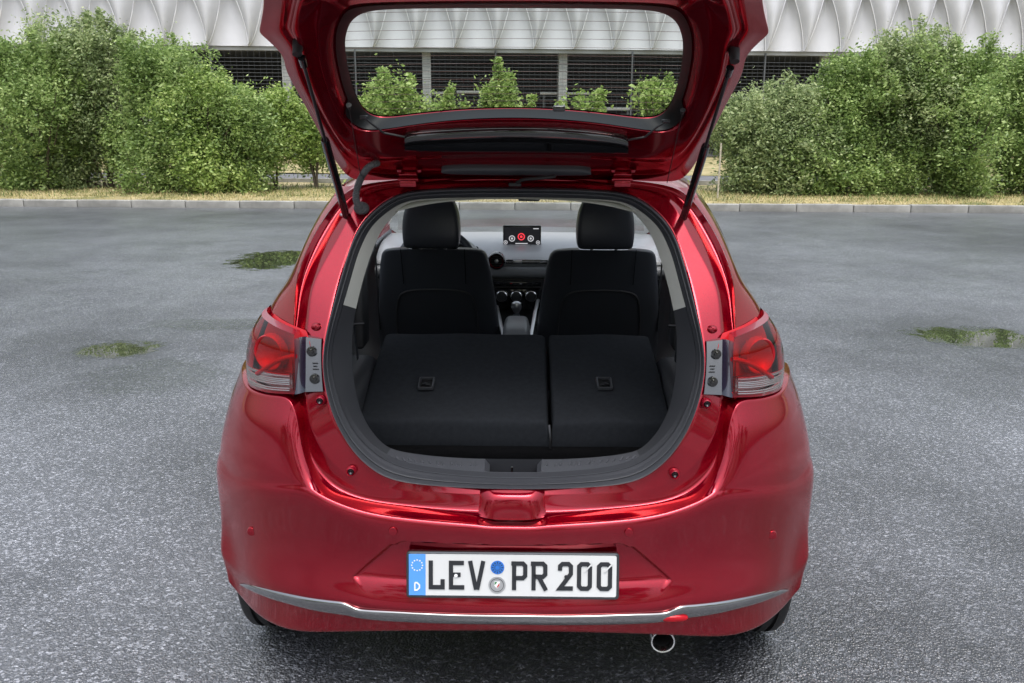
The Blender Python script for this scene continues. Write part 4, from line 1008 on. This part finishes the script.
def fold(x0_, x1_, px_c, py_c):
    f_ = empty('folded_rear_seat', ((x0_+x1_)/2, -1.1, .7), car)
    cushion(x0_, x1_, 'seat_back', M['felt'], f_)
    c = U(px_c, py_c, 0); 
    # latch handle lies on the raised slope
    n_ = np.array([0, -.218, .976]); c = plane_hit(px_c, py_c, np.array([0, .615, .692]), n_)
    mb = MB(); P_o = roundpoly([(-.026, -.038), (.026, -.038), (.026, .038), (-.026, .038)], .008, 5); P_i = roundpoly([(-.019, -.031), (.019, -.031), (.019, .031), (-.019, .031)], .005, 5); m2 = len(P_o)
    ay = np.array([0, .976, .218]); ax = np.array([1, 0, 0])
    def q3(p, h): return c+ax*p[0]+ay*p[1]+n_*h
    Vv = [q3(p, .004) for p in P_o]+[q3(p, .012) for p in P_o]+[q3((p[0]*.9, p[1]*.9), .014) for p in P_o]+[q3(p, .012) for p in P_i]+[q3(p, .005) for p in P_i]
    Ff = [(i+k_*m2, (i+1) % m2+k_*m2, (i+1) % m2+(k_+1)*m2, i+(k_+1)*m2) for i in range(m2) for k_ in range(4)]
    P(mb.add(Vv, Ff), 'latch_bezel', M['trim'], f_)
    P(MB().add([q3(p, .006) for p in P_i], [tuple(range(m2))]), 'latch_well', M['rubber'], f_)
    P(MB().tube([q3((-.012, -.016), .012), q3((0, -.019), .016), q3((.012, -.016), .012)], [.004, .006, .004], 10).tube([q3((0, -.008), .009), q3((0, -.018), .014)], .006, 10), 'latch_lever', M['dsteel'], f_)
    return f_
bpy.data.objects.remove(fs)
fold(e1, sp1-.004, 426.7, 385.5); fold(sp1+.004, e2, 604, 385.5)
# carpeted base flap behind the seats and strap
P(MB().box((0, .74, .565), (.98, .30, .05), bev=.02), 'floor_flap', M['carpet'])
P(MB().box((0, .95, .45), (1.2, .7, .25), bev=.03), 'seat_base', M['felt'])
P(MB().tube([U(549.5, 425, .62), U(550.5, 437, .60), U(550.2, 449, .60)], .0045, 6, flat=.4), 'pull_strap', M['dsteel'])

# ---- front seats
def seat(cx, head_w):
    s_ = empty('front_seat', (cx, -.4, .7), car)
    def sl(z): return np.interp(z, [.35, .6, .85, 1.09], [1.86, 1.80, 1.69, 1.585])   # rear face of the seat back
    levels = [(.40, .262), (.55, .266), (.70, .264), (.80, .253), (.90, .240), (1.0, .226), (1.045, .216), (1.064, .204), (1.072, .185), (1.074, .10)]
    ct = []
    for z, hw in levels:
        y = sl(z); th = .11 if z < 1.06 else .07
        ct.append([(cx+hw*a, y+b*th, z) for a, b in ((-.80, 1), (-1.0, .9), (-1.02, .5), (-1.0, .12), (-.88, .0), (-.45, -.04), (0, -.05), (.45, -.04), (.88, .0), (1.0, .12), (1.02, .5), (1.0, .9), (.80, 1))])
    P(MB().add(patch(ct, 44, 60), gridF(44, 60)), 'backrest', M['leather'], s_)
    # pocket panel in cloth, slightly raised, with piping
    def pp(x, z, o_=.010): return (cx+x, sl(z)-.052*.11/.11*.11-o_+.002*abs(x), z)
    oc = [(-.175, .50), (-.18, .70), (-.170, .82), (-.150, .880), (-.09, .893), (0, .896), (.09, .893), (.150, .880), (.170, .82), (.18, .70), (.175, .50)]
    ctp = [[pp(x*k_, .50+(z-.50)*k_ if z > .5 else z, .004+.010*(1-k_**6)) for x, z in oc] for k_ in (1.0, .97, .85, .5, .1)]
    P(MB().add(patch(ctp, 14, 60), gridF(14, 60)), 'pocket_panel', M['cloth'], s_)
    ln = np.einsum('ij,jk->ik', bclamp(len(oc), 60), np.array([pp(x, z, .007) for x, z in oc])); P(MB().tube(ln, .0035, 6), 'piping', M['thread'], s_)
    for sg in (-1, 1):
        P(MB().tube([(cx+sg*.13, sl(z)-.0075, z) for z in (.92, .98, 1.04, 1.075)], .0014, 5), 'seam', M['carpet'], s_)
    hz0, hz1, hy = 1.083, 1.276, 1.575
    ct = []
    for z, hw, d_ in ((hz0, .080, .02), (hz0-.001, .108, .05), (hz0+.02, .113, .062), (hz0+.08, .116, .068), (hz0+.14, .110, .062), (hz1-.018, .096, .054), (hz1+.003, .088, .045), (hz1+.002, .05, .02)):
        ct.append([(cx+hw*a, hy+d_*b, z) for a, b in ((1, 0), (1.0, .8), (.94, 1), (.4, 1.05), (-.4, 1.05), (-.94, 1), (-1.0, .8), (-1, 0), (-1.0, -.8), (-.94, -1), (-.4, -1.05), (.4, -1.05), (.94, -1), (1.0, -.8))])
    ct = np.array(ct)*[head_w, 1, 1]+[cx*(1-head_w), 0, 0]; Vh = patch(ct, 30, 60, closed=True)
    mb = MB().add(Vh, gridF(30, 60, True)); mb.add(Vh[-1], [tuple(range(60))]); mb.add(Vh[0], [tuple(range(60))]); P(mb, 'headrest', M['leather'], s_)
    for sg in (-1, 1): P(MB().tube([(cx+sg*.05, hy+.03, 1.05), (cx+sg*.05, hy+.03, 1.13)], .006, 8), 'headrest_post', M['chrome'], s_)
    P(MB().box((cx, 2.05, .50), (.48, .45, .14), bev=.05), 'seat_cushion', M['cloth'], s_)
    return s_
cl = U(434.3, 300, 1.62)[0]; cr = U(602, 300, 1.62)[0]
seat(cl, 1.0); seat(cr, 1.0)

# ---- dashboard and console
dash = empty('dashboard', (0, .4, .9), car)
zt_ = U(520, 231, 2.98)[2]
prof = [(3.02, zt_-.01), (2.98, zt_), (2.80, zt_+.004), (2.60, zt_-.002), (2.47, zt_-.035), (2.40, zt_-.075), (2.385, zt_-.10)]
ct = np.array([[(x, y-.05*(abs(x)/.7)**2*0, z-.01*(x/.7)**2) for x in (-.72, -.5, -.2, 0, .2, .5, .72)] for y, z in prof])
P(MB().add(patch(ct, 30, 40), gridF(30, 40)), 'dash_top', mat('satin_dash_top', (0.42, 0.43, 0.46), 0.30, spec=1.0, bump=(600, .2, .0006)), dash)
def dq(pxs, pys, Y): return U(pxs, pys, Y)
yv = 2.40
za, zb_ = U(520, 266, yv)[2], U(520, 275, yv)[2]; zc_, zd_ = U(520, 258, yv)[2], U(520, 340, 2.35)[2]
ct = np.array([[(x, 2.385+dy, z) for x in (-.72, -.3, 0, .3, .72)] for dy, z in ((0, zt_-.095), (.012, zc_-.0), (.012, za), (-.012, za-.004), (-.02, (za+zb_)/2), (-.01, zb_-.01), (.02, zb_-.02))])
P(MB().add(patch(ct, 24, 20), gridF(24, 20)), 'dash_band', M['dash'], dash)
P(MB().box((0, 2.44, (zb_+zd_)/2-.09), (1.40, .06, zb_-zd_+.16), bev=.01), 'dash_lower', M['dashd'], dash)
def at(px, py, Y): return U(px, py, Y)
scr = empty('display', (0, 0, 0), dash)
a, b = at(503, 225.3, 2.55), at(541, 250.3, 2.55); c = (a+b)/2; sw, sh = b[0]-a[0], a[2]-b[2]
P(MB().box(c+[0, .012, 0], (sw, .02, sh), bev=.006), 'display_frame', M['gloss'], scr)
P(MB().box(c+[0, .0005, .004], (sw*.93, .003, sh*.80)), 'display_face', M['screen'], scr, smooth=False)
def ringm(cx_, cz_, r1, r2, y): return MB().lathe([(r1, 0), (r2, 0)], (cx_, y, cz_), 'y', 24)
ysc = c[1]-.0030
for (px_, py_, r_, m_n) in ((512, 238.5, 3.1, 'ui'), (521.3, 236.7, 3.6, 'uir'), (530.7, 238.5, 3.1, 'ui'), (505.6, 242.3, 2.0, 'ui'), (538, 242.5, 2.0, 'ui')):
    q_ = at(px_, py_, ysc); rr = r_/FPX*np.dot(q_-CAM, fwd); P(ringm(q_[0], q_[2], rr*.72, rr, ysc), 'display_icon', M[m_n], scr, smooth=False); P(ringm(q_[0], q_[2], .0005, rr*.35, ysc), 'display_icon', M['uir' if m_n == 'uir' else 'ui'], scr, smooth=False)
q_ = at(521.5, 243.5, ysc); P(MB().box((q_[0], ysc, q_[2]), (sw*.32, .0006, sh*.035)), 'display_text', M['ui'], scr, smooth=False)
q_ = at(536, 228.7, ysc); P(MB().box((q_[0], ysc, q_[2]), (sw*.14, .0006, sh*.035)), 'display_text', M['ui'], scr, smooth=False)
q_ = at(520, 229.5, ysc); P(MB().box((q_[0], ysc, q_[2]), (sw*.6, .0006, .0006)), 'display_text', M['thread'], scr, smooth=False)
# round vent and slot vents
def vent(px_, py_, r_px):
    q_ = at(px_, py_, 2.36); rr = r_px/FPX*np.dot(q_-CAM, fwd); v_ = empty('air_vent', tuple(q_-np.array([0, 2.4, .9])), dash)
    MB().lathe([(rr*.78, .02), (rr*.80, -.012), (rr*.9, -.018), (rr*1.0, -.012), (rr*1.02, .03)], (0, 0, 0), 'y', 36).build('vent_ring', M['gloss'], v_)
    MB().lathe([(rr*.74, -.006), (rr*.79, -.010), (rr*.82, -.006)], (0, 0, 0), 'y', 36).build('accent_ring', M['redd'], v_)
    mb = MB()
    for k in range(5): mb.box((0, .0, (k-2)*rr*.28), (rr*1.4, .012, rr*.05))
    mb.build('vent_slats', M['dsteel'], v_, smooth=False); MB().lathe([(.0001, -.012), (rr*.22, -.010), (rr*.25, 0)], (0, 0, 0), 'y', 20).build('vent_knob', M['steel'], v_)
    MB().lathe([(.0001, .015), (rr*.8, .015)], (0, 0, 0), 'y', 24).build('vent_back', M['rubber'], v_)
vent(496.5, 261, 8.6)
a, b = at(506, 259.5, 2.37), at(600, 264, 2.37); P(MB().box((a+b)/2, (b[0]-a[0], .02, a[2]-b[2]), bev=.003), 'slot_vent', M['gloss'], dash)
a, b = at(513, 260.2, 2.355), at(522, 263.2, 2.355); P(MB().box((a+b)/2, (b[0]-a[0], .01, a[2]-b[2]), bev=.002), 'vent_tab', M['steel'], dash)
a, b = at(540, 261.0, 2.355), at(545, 262.6, 2.355); P(MB().box((a+b)/2, (b[0]-a[0], .01, a[2]-b[2])), 'vent_tab', M['chrome'], dash, smooth=False)
a, b = at(505, 261.8, 2.355), at(592, 262.4, 2.355); P(MB().box((a+b)/2+[0, 0, .001], (b[0]-a[0], .006, .0018)), 'vent_trim', M['steel'], dash, smooth=False)
# climate panel
a, b = at(494, 281, 2.36), at(541, 286, 2.36); P(MB().box((a+b)/2, (b[0]-a[0], .03, a[2]-b[2]), bev=.003), 'switch_strip', M['gloss'], dash)
for (px_, m_n) in ((499, 'ui'), (504, 'ui'), (511, 'uir'), (520.5, 'ui'), (533, 'ui'), (537, 'ui')):
    q_ = at(px_, 283.6, 2.343); P(MB().box(q_, (.010 if m_n == 'uir' else .007, .001, .004)), 'switch_mark', M['thread'] if m_n == 'ui' and px_ != 520.5 else (M['whitep'] if m_n == 'ui' else M['redp']), dash, smooth=False)
a, b = at(493, 288, 2.38), at(541, 310, 2.38); P(MB().box((a+b)/2, (b[0]-a[0], .03, a[2]-b[2]), bev=.006), 'climate_panel', M['gloss'], dash)
for px_ in (501.7, 516.3, 531):
    q_ = at(px_, 296, 2.35); rr = 5.8/FPX*np.dot(q_-CAM, fwd); kb = empty('climate_knob', tuple(q_-np.array([0, 2.4, .9])), dash)
    MB().lathe([(rr*.78, -.012), (rr*.86, -.018), (rr*.98, -.014), (rr, .02)], (0, 0, 0), 'y', 32).build('knob_ring', M['chrome'], kb)
    MB().lathe([(.0001, -.014), (rr*.5, -.014), (rr*.8, -.010)], (0, 0, 0), 'y', 24).build('knob_face', M['dashd'], kb)
    MB().box((0, -.0155, 0), (rr*.15, .002, rr*.9)).build('knob_pointer', M['thread'], kb, smooth=False)
# instrument hood and steering wheel (driver on the left)
wc = U(436, 268, 2.12)
hood_c = np.array([[(wc[0]+.20*math.cos(R(a))*k_, 2.62-.28*(1-k2), zt_-.115+.145*math.sin(R(a))*k_+0.01) for a in np.linspace(0, 180, 9)] for k_, k2 in ((.4, 1), (.9, .95), (1.06, .6), (1.10, .25), (1.06, .0), (.98, .0))])
P(MB().add(patch(hood_c, 24, 40), gridF(24, 40)), 'instrument_hood', M['dash'], dash)
P(MB().box((wc[0], 2.50, zt_-.09), (.36, .02, .14), bev=.01), 'instrument_cluster', M['gloss'], dash)
sw_ = empty('steering_wheel', tuple(wc+OFF), car); sw_.rotation_euler = (R(-22), 0, 0)
th = np.linspace(0, 2*math.pi, 49); MB().tube([(.182*math.cos(t), 0, .182*math.sin(t)) for t in th], .016, 12, cap=False).build('wheel_rim', M['leather'], sw_)
MB().box((0, .03, 0), (.15, .05, .11), bev=.02).build('wheel_hub', M['dashd'], sw_)
MB().tube([(.06, .02, .01), (.17, 0, .02)], [.02, .013], 8).tube([(-.06, .02, .01), (-.17, 0, .02)], [.02, .013], 8).tube([(0, .02, -.04), (0, 0, -.17)], [.02, .013], 8).build('wheel_spoke', M['steel'], sw_)
MB().tube([(0, .04, 0), (0, .32, -.02)], .035, 12).build('steering_column', M['dashd'], sw_)
# console
con = empty('centre_console', (0, 0, .5), car)
P(MB().box((.02, 1.95, .50), (.19, 1.0, .14), bev=.02), 'console_body', M['dashd'], con)
a, b = at(503, 316, 1.80), at(530.5, 316, 1.80); c0 = (a+b)/2; wd_ = (b[0]-a[0])/2
ar = []
for y_, z_, k_ in ((1.55, c0[2]-.10, .95), (1.555, c0[2]-.03, 1.0), (1.60, c0[2]-.008, 1.0), (1.72, c0[2], .97), (1.84, c0[2]-.004, .9), (1.90, c0[2]-.02, .82), (1.905, c0[2]-.10, .8)):
    ar.append([(c0[0]+wd_*k_*q1, y_, z_+q2) for q1, q2 in ((-1.0, -.12), (-1.02, -.03), (-.9, -.004), (-.5, 0), (0, 0), (.5, 0), (.9, -.004), (1.02, -.03), (1.0, -.12))])
P(MB().add(patch(ar, 30, 30), gridF(30, 30)), 'armrest', M['dash'], con)
q_ = at(516.5, 307, 2.12); P(MB().lathe([(.010, -.10), (.011, -.03), (.022, -.012), (.026, .004), (.022, .020), (.012, .027), (.0001, .028)], q_, 'z', 24), 'gear_knob', M['steel'], con)
P(MB().lathe([(.05, -.14), (.045, -.12), (.018, -.05), (.010, -.02)], q_, 'z', 24), 'gear_gaiter', M['leather'], con)
for (x1_, x2_, y1_, y2_) in ((496.5, 503.5, 318, 337), (538, 531, 312, 337)):
    P(MB().tube([at(x1_, y1_-12, 2.2), at(x1_+(x2_-x1_)*.4, y1_, 1.95), at(x2_, y2_, 1.62)], .009, 8, flat=.6), 'console_rail', M['steel'], con)
# cabin floor, belts, B pillars
P(MB().box((0, 2.0, .28), (1.45, 2.0, .04)), 'cabin_floor', M['carpet'], smooth=False)
for sg in (-1, 1):
    P(MB().tube([(sg*.725, 1.86, .99), (sg*.655, 1.86, 1.18), (sg*.565, 1.86, 1.38)], [.045, .04, .035], 10, flat=.45), 'pillar_trim', M['head'])
    P(MB().box((sg*.70, 1.86, .80), (.04, .16, .40), bev=.015), 'pillar_base', M['trim'])
    bel = empty('seat_belt', (sg*.62, -.25, 1.1), car)
    P(MB().tube([(sg*.625, 1.80, 1.20), (sg*.61, 1.76, 1.0), (sg*.60, 1.75, .70)], .022, 8, flat=.08), 'belt_strap', M['cloth'], bel)
    P(MB().box((sg*.625, 1.795, 1.20), (.03, .02, .06), bev=.008), 'belt_guide', M['gloss'], bel)
    # rear belt near the boot opening
    bel2 = empty('seat_belt', (sg*.55, -1.1, 1.0), car)
    xr = .545
    P(MB().tube([(sg*(xr+.02), .86, 1.14), (sg*xr, .87, 1.0), (sg*(xr-.01), .88, .80)], .018, 8, flat=.1), 'belt_strap', M['cloth'], bel2)
    P(MB().box((sg*(xr+.0), .85, .985), (.04, .025, .02), bev=.006), 'belt_guide', M['gloss'], bel2)
    P(MB().tube([(sg*.60, .80, .935), (sg*.50, .83, .935)], .006, 8), 'shelf_pin', M['dsteel'])
    # dark quarter trim behind the rear side glass
    tq = np.array([[(sg*(.60-.0*k_), .55+.5*k_, z) for k_ in (0, .5, 1)] for z in (.60, .80, .95, 1.02)])
    tq[3, :, 0] = sg*.66
    P(MB().add(patch(tq, 10, 14), gridF(10, 14)), 'quarter_trim', M['trim'])
    P(MB().box((sg*.56, .80, .66), (.14, .60, .22), bev=.05), 'wheel_housing_trim', M['trim'])
P(MB().box((U(529, 199, 2.5)[0], 2.52, U(529, 199.5, 2.52)[2]), (.11, .03, .016), bev=.008), 'mirror', M['gloss'])

# ================================================================== TAILGATE
hp = np.array([0, .48, U(512, 179, .48)[2]+.006]); gd = np.array([0, -.854, .520]); gd /= np.linalg.norm(gd); gn = np.cross(np.array([1, 0, 0]), gd); gn /= np.linalg.norm(gn)
if gn[2] > 0: gn = -gn      # towards the underside / camera
gate = empty('tailgate', tuple(hp+OFF), car)
def GP(px, py, off=0.0):
    p = plane_hit(px, py, hp+gn*off, gn); return np.array([abs(p[0]), p[1], p[2]])
H0 = [(517,109),(457,111),(410,116),(380,120),(363,113),(353,92),(347.5,70),(344.5,52),(344,37),(348,25),(351,20),(360,12.5),(380,8.5),(440,7.5),(517,7)]
H1 = [(517,118),(457,120),(410,125.5),(376,132),(352,131),(336,112),(327,86),(320,62),(317,38),(316,24),(317,18)]
H2 = [(517,172),(457,172),(402,173.5),(366,174),(349,168),(327,135),(307,98),(293,70),(292,50),(276,33),(276,28)]
H3 = [(517,178),(457,178),(400,179.5),(362,181.5),(344,178),(320,134),(300,96),(284,70),(285,55),(260,34),(259,31)]
h0_ = [GP(x, y, -.050) for x, y in H0]; h1_ = [GP(x, y, 0) for x, y in H1]; h2_ = [GP(x, y, 0) for x, y in H2]; h3_ = [GP(x, y, -.020) for x, y in H3]
bend = GP(512, 2, 0)
def lowp(x, t, dz=0.0): return np.array([x, bend[1]-t, bend[2]+.012+.03*t+dz])
x9 = h1_[9][0]
h1_ += [np.array([.385, bend[1]-.01, bend[2]+.012]), np.array([.33, bend[1]-.03, bend[2]+.014]), np.array([.18, bend[1]-.035, bend[2]+.016]), np.array([0, bend[1]-.035, bend[2]+.016])]
h2_ += [lowp(.44, .05, -.0), lowp(.42, .20), lowp(.30, .30), lowp(0, .31)]
h3_ += [lowp(.475, .05, .0), lowp(.45, .24, .02), lowp(.33, .335, .03), lowp(0, .345, .03)]
h3_[9] = h3_[9]+np.array([0, -.01, 0])
for h_ in (h0_, h1_, h2_, h3_): h_[0][0] = 0; h_[-1][0] = 0
k0, k1, k2, k3 = [full_ring(h_) for h_ in (h0_, h1_, h2_, h3_)]
ridge = k1*.45+k2*.55+gn*.012; groove = k1*.30+k2*.70-gn*.006
inner = [k0-gn*.004, k0, k0*.55+k1*.45+gn*.004, k0*.08+k1*.92+gn*.004, k1, k1*.85+k2*.15+gn*.002, ridge, k1*.38+k2*.62+gn*.006, groove, k1*.15+k2*.85, k2, k2*.5+k3*.5-gn*.002, k3, k3, k3-gn*.03, k3-gn*.05]
# the hinge side stays flat
Vg = patch(inner, 70, 420, closed=True)
P(MB().add(Vg, gridF(70, 420, True)), 'inner_panel', M['red'], gate)
outer_ = [k3-gn*.05, k3*.9+k0*.1-gn*.062, k3*.5+k0*.5-gn*.070, k0*.9+k3*.1-gn*.030, k0-gn*.008]
P(MB().add(patch(outer_, 24, 300, closed=True), gridF(24, 300, True)), 'outer_panel', M['red'], gate)
# glass sheet with curved printed border
cen = k0.mean(0); gl = [k0-gn*.006, k0*.7+cen*.3-gn*.010, k0*.3+cen*.7-gn*.014, k0*.02+cen*.98-gn*.015]
rw = P(MB().add(patch(gl, 16, 160, closed=True), gridF(16, 160, True)), 'rear_window', M['gl_rear'], gate)
def inset_ring(d_):
    v_ = cen-k0; n_ = np.linalg.norm(v_, axis=1)[:, None]; return k0+v_/n_*d_
col_u = (Vg[5]-hp)@gd; aw = .18+.36*np.clip((col_u.min()+.12-col_u)/.04, 0, 1); fr_ = []
for f_ in (-.25, 0, .2, .4, .6, .8, 1.0):
    rr_ = 1.6+np.maximum(f_*aw*14.5, f_*3.4); i0_ = rr_.astype(int); t_ = (rr_-i0_)[:, None]; cidx = np.arange(420)
    q_ = Vg[i0_, cidx]*(1-t_)+Vg[i0_+1, cidx]*t_; inw = cen-q_; inw /= np.linalg.norm(inw, axis=1)[:, None]; uo = np.zeros_like(q_)+gd; mixd = inw*.6+uo*.6*(inw@gd > .3)[:, None]
    fr_.append(q_+gn*.003+mixd*.005)
fr_ = np.array(fr_); P(MB().add(fr_, gridF(7, 420, True)), 'window_seal', mat('black_printed_border', (.004, .004, .004), .45, spec=.3), gate)
# heater wires
mb = MB()
poly2 = patch([k0-gn*.0075]*2, 2, 200, closed=True)[0]
us = (poly2-hp)@gd; xs2 = poly2[:, 0]
for uu in np.linspace(us.min()+.03, us.max()-.03, 13):
    cross = []
    for i in range(200):
        j = (i+1) % 200
        if (us[i]-uu)*(us[j]-uu) < 0: t = (uu-us[i])/(us[j]-us[i]); cross.append(xs2[i]+(xs2[j]-xs2[i])*t)
    if len(cross) >= 2:
        a_, b_ = min(cross), max(cross); pts = [hp+gd*(uu-.0*x)+np.array([x, 0, 0])-gn*(.058+.005*(1-(2*x/(b_-a_))**2)) for x in np.linspace(a_, b_, 14)]; mb.tube(pts, .00045, 4, cap=False)
o = P(mb, 'heater_wires', M['wire'], gate); o['kind'] = 'stuff'
# black spoiler lamp housing and rubber bar
def strip_on_gate(pts_t, pts_b, hgt, name, m, full_lr=False):
    T_ = np.array([plane_hit(x, y, hp+gn*.004, gn) for x, y in pts_t]); B_ = np.array([plane_hit(x, y, hp+gn*.004, gn) for x, y in pts_b])
    e0 = (T_[0]+B_[0])/2; e1_ = (T_[-1]+B_[-1])/2
    rows_ = [T_-gn*.01, T_+gn*hgt*.6, T_*.9+B_*.1+gn*hgt, T_*.5+B_*.5+gn*hgt*1.1, T_*.15+B_*.85+gn*hgt, B_+gn*hgt*.6, B_-gn*.01]
    Vp = patch(np.array(rows_), 20, 60); mb = MB().add(Vp, gridF(20, 60)); mb.add(Vp[:, 0], [tuple(range(20))]); mb.add(Vp[:, -1], [tuple(range(20))]); return P(mb, name, m, gate)
strip_on_gate([(405, 134), (408, 131.5), (460, 128), (516, 126.5), (580, 128.5), (625, 134.5), (628, 137)], [(405, 146), (408, 147.5), (460, 148), (516, 148.5), (580, 149), (625, 149.5), (628, 149)], .022, 'lamp_housing', M['gloss'])
strip_on_gate([(441.5, 168), (444, 166), (480, 166), (515, 166.3), (560, 166.8), (588, 167.2), (591, 169.5)], [(441.5, 169.5), (444, 172), (480, 172.5), (515, 173), (560, 173), (588, 173), (591, 171.5)], .012, 'rubber_strip', M['trim'])
mb = MB()
for (x, y) in ((377, 163), ): pass
def gp3(px, py, off=0.0): return plane_hit(px, py, hp+gn*off, gn)
for pts in ([gp3(363, 116, .0), gp3(372, 124, .012), gp3(384, 133, .012), gp3(405, 137, .012)], [gp3(628, 140, .012), gp3(645, 137, .012), gp3(657, 127, .01), gp3(667, 121, .0)]): P(MB().tube(pts, .003, 6), 'cable', M['rubber'], gate)
for q_, a_ in ((gp3(364, 117, .004), -.4), (gp3(666, 121, .004), .4)): P(MB().box(q_, (.02, .010, .008), rz=a_, bev=.002), 'cable_clip', M['dsteel'], gate)
P(MB().box(gp3(559, 108.5, .0), (.030, .02, .014), bev=.004), 'washer_clip', M['gloss'], gate)
# latch hardware at the free edge
for x in (-.03, .03): P(MB().box(lowp(x, .27, -.012), (.03, .05, .03), bev=.008), 'latch', M['gloss'], gate)
# hinges
for px_ in (408.5, 622):
    hg = empty('tailgate_hinge', (0, 0, 0), gate); a = gp3(px_, 176, .006)
    P(MB().box(a, (.050, .035, .012), rx=-.5, bev=.003), 'hinge_leaf', M['red'], hg)
    c = U(px_, 183.5, .44); P(MB().box(c, (.045, .03, .018), bev=.003), 'hinge_base', M['red'], hg)
    P(MB().tube([(a[0]-.028, .455, (a[2]+c[2])/2), (a[0]+.028, .455, (a[2]+c[2])/2)], .006, 10), 'hinge_pin', M['red'], hg)
    for dx_ in (-9, 11): q_ = gp3(px_+dx_, 170, .004); P(MB().lathe([(.0001, -.007), (.006, -.006), (.007, .0), (.010, .002)], q_, 'z', 12), 'hinge_bolt', M['red'], hg)
# gas struts
for (tpx, jpx, bpx, sg) in (((302.5, 60), (322.5, 130.5), (346.3, 216), -1), ((729.5, 70), (709.5, 134), (683, 219), 1)):
    top = gp3(*tpx, .03); bot = U(*bpx, .435); mid = top+(bot-top)*.46
    gs = empty('gas_strut', (0, 0, 0), car)
    P(MB().tube([top, mid], .0042, 10), 'strut_rod', M['dsteel'], gs); P(MB().tube([mid-(bot-top)*.012, mid, bot], [.0095, .0105, .0105], 14), 'strut_cylinder', M['gloss'], gs)
    P(MB().tube([top-(bot-top)*.012, top+(bot-top)*.03], [.009, .008], 10), 'ball_socket', M['gloss'], gs)
    P(MB().tube([bot+[sg*.018, .02, 0], bot, bot-[sg*.006, 0, 0]], .0075, 10), 'ball_stud', M['steel'], gs)
    bx = {-1: (297.5, 50), 1: (734.5, 57)}[sg]; c = gp3(*bx, .016)
    P(MB().tube([c+gn*.012, c-gn*.02], [.010, .013], 14), 'rubber_buffer', M['rubber'], gate)
# shelf cords
for (a_, b_) in (((348.7, 105), (361, 178)), ((683, 110), (667, 183))):
    p1 = gp3(*a_, .006); p2 = U(*b_, .43); P(MB().tube([p1, p2], .0011, 6), 'shelf_cord', M['rubber'], gate); P(MB().tube([p1, p1+(p2-p1)*.05], [.007, .003], 8), 'cord_knob', M['rubber'], gate)
# ribbed cable sleeve at the left hinge, washer hose at the middle
pts = [gp3(378, 163, .01), gp3(370, 164.5, .03), U(364, 172, .40), U(359, 182, .38), U(355.5, 193, .37), U(356, 203, .38), U(360, 209, .40)]
cp = np.einsum('ij,jk->ik', bclamp(len(pts), 70), np.array(pts)); rr = [.0085+(.0014 if i % 2 else -.0006) for i in range(70)]
P(MB().tube(cp, rr, 12), 'cable_sleeve', M['hose']); P(MB().lathe([(.0001, -.006), (.012, -.006), (.017, .0), (.018, .01)], U(361, 208.5, .41), 'y', 24, sx=1.2), 'cable_grommet', M['hose'])
pts = [U(516, 184, .42), U(520, 179.5, .40), U(532, 178.5, .38), U(545, 178, .38), U(555, 176, .40)]; cp = np.einsum('ij,jk->ik', bclamp(5, 30), np.array(pts))
P(MB().tube(cp, .005, 8).box(U(515, 184.5, .42), (.035, .02, .01), bev=.003), 'washer_hose', M['rubber'])
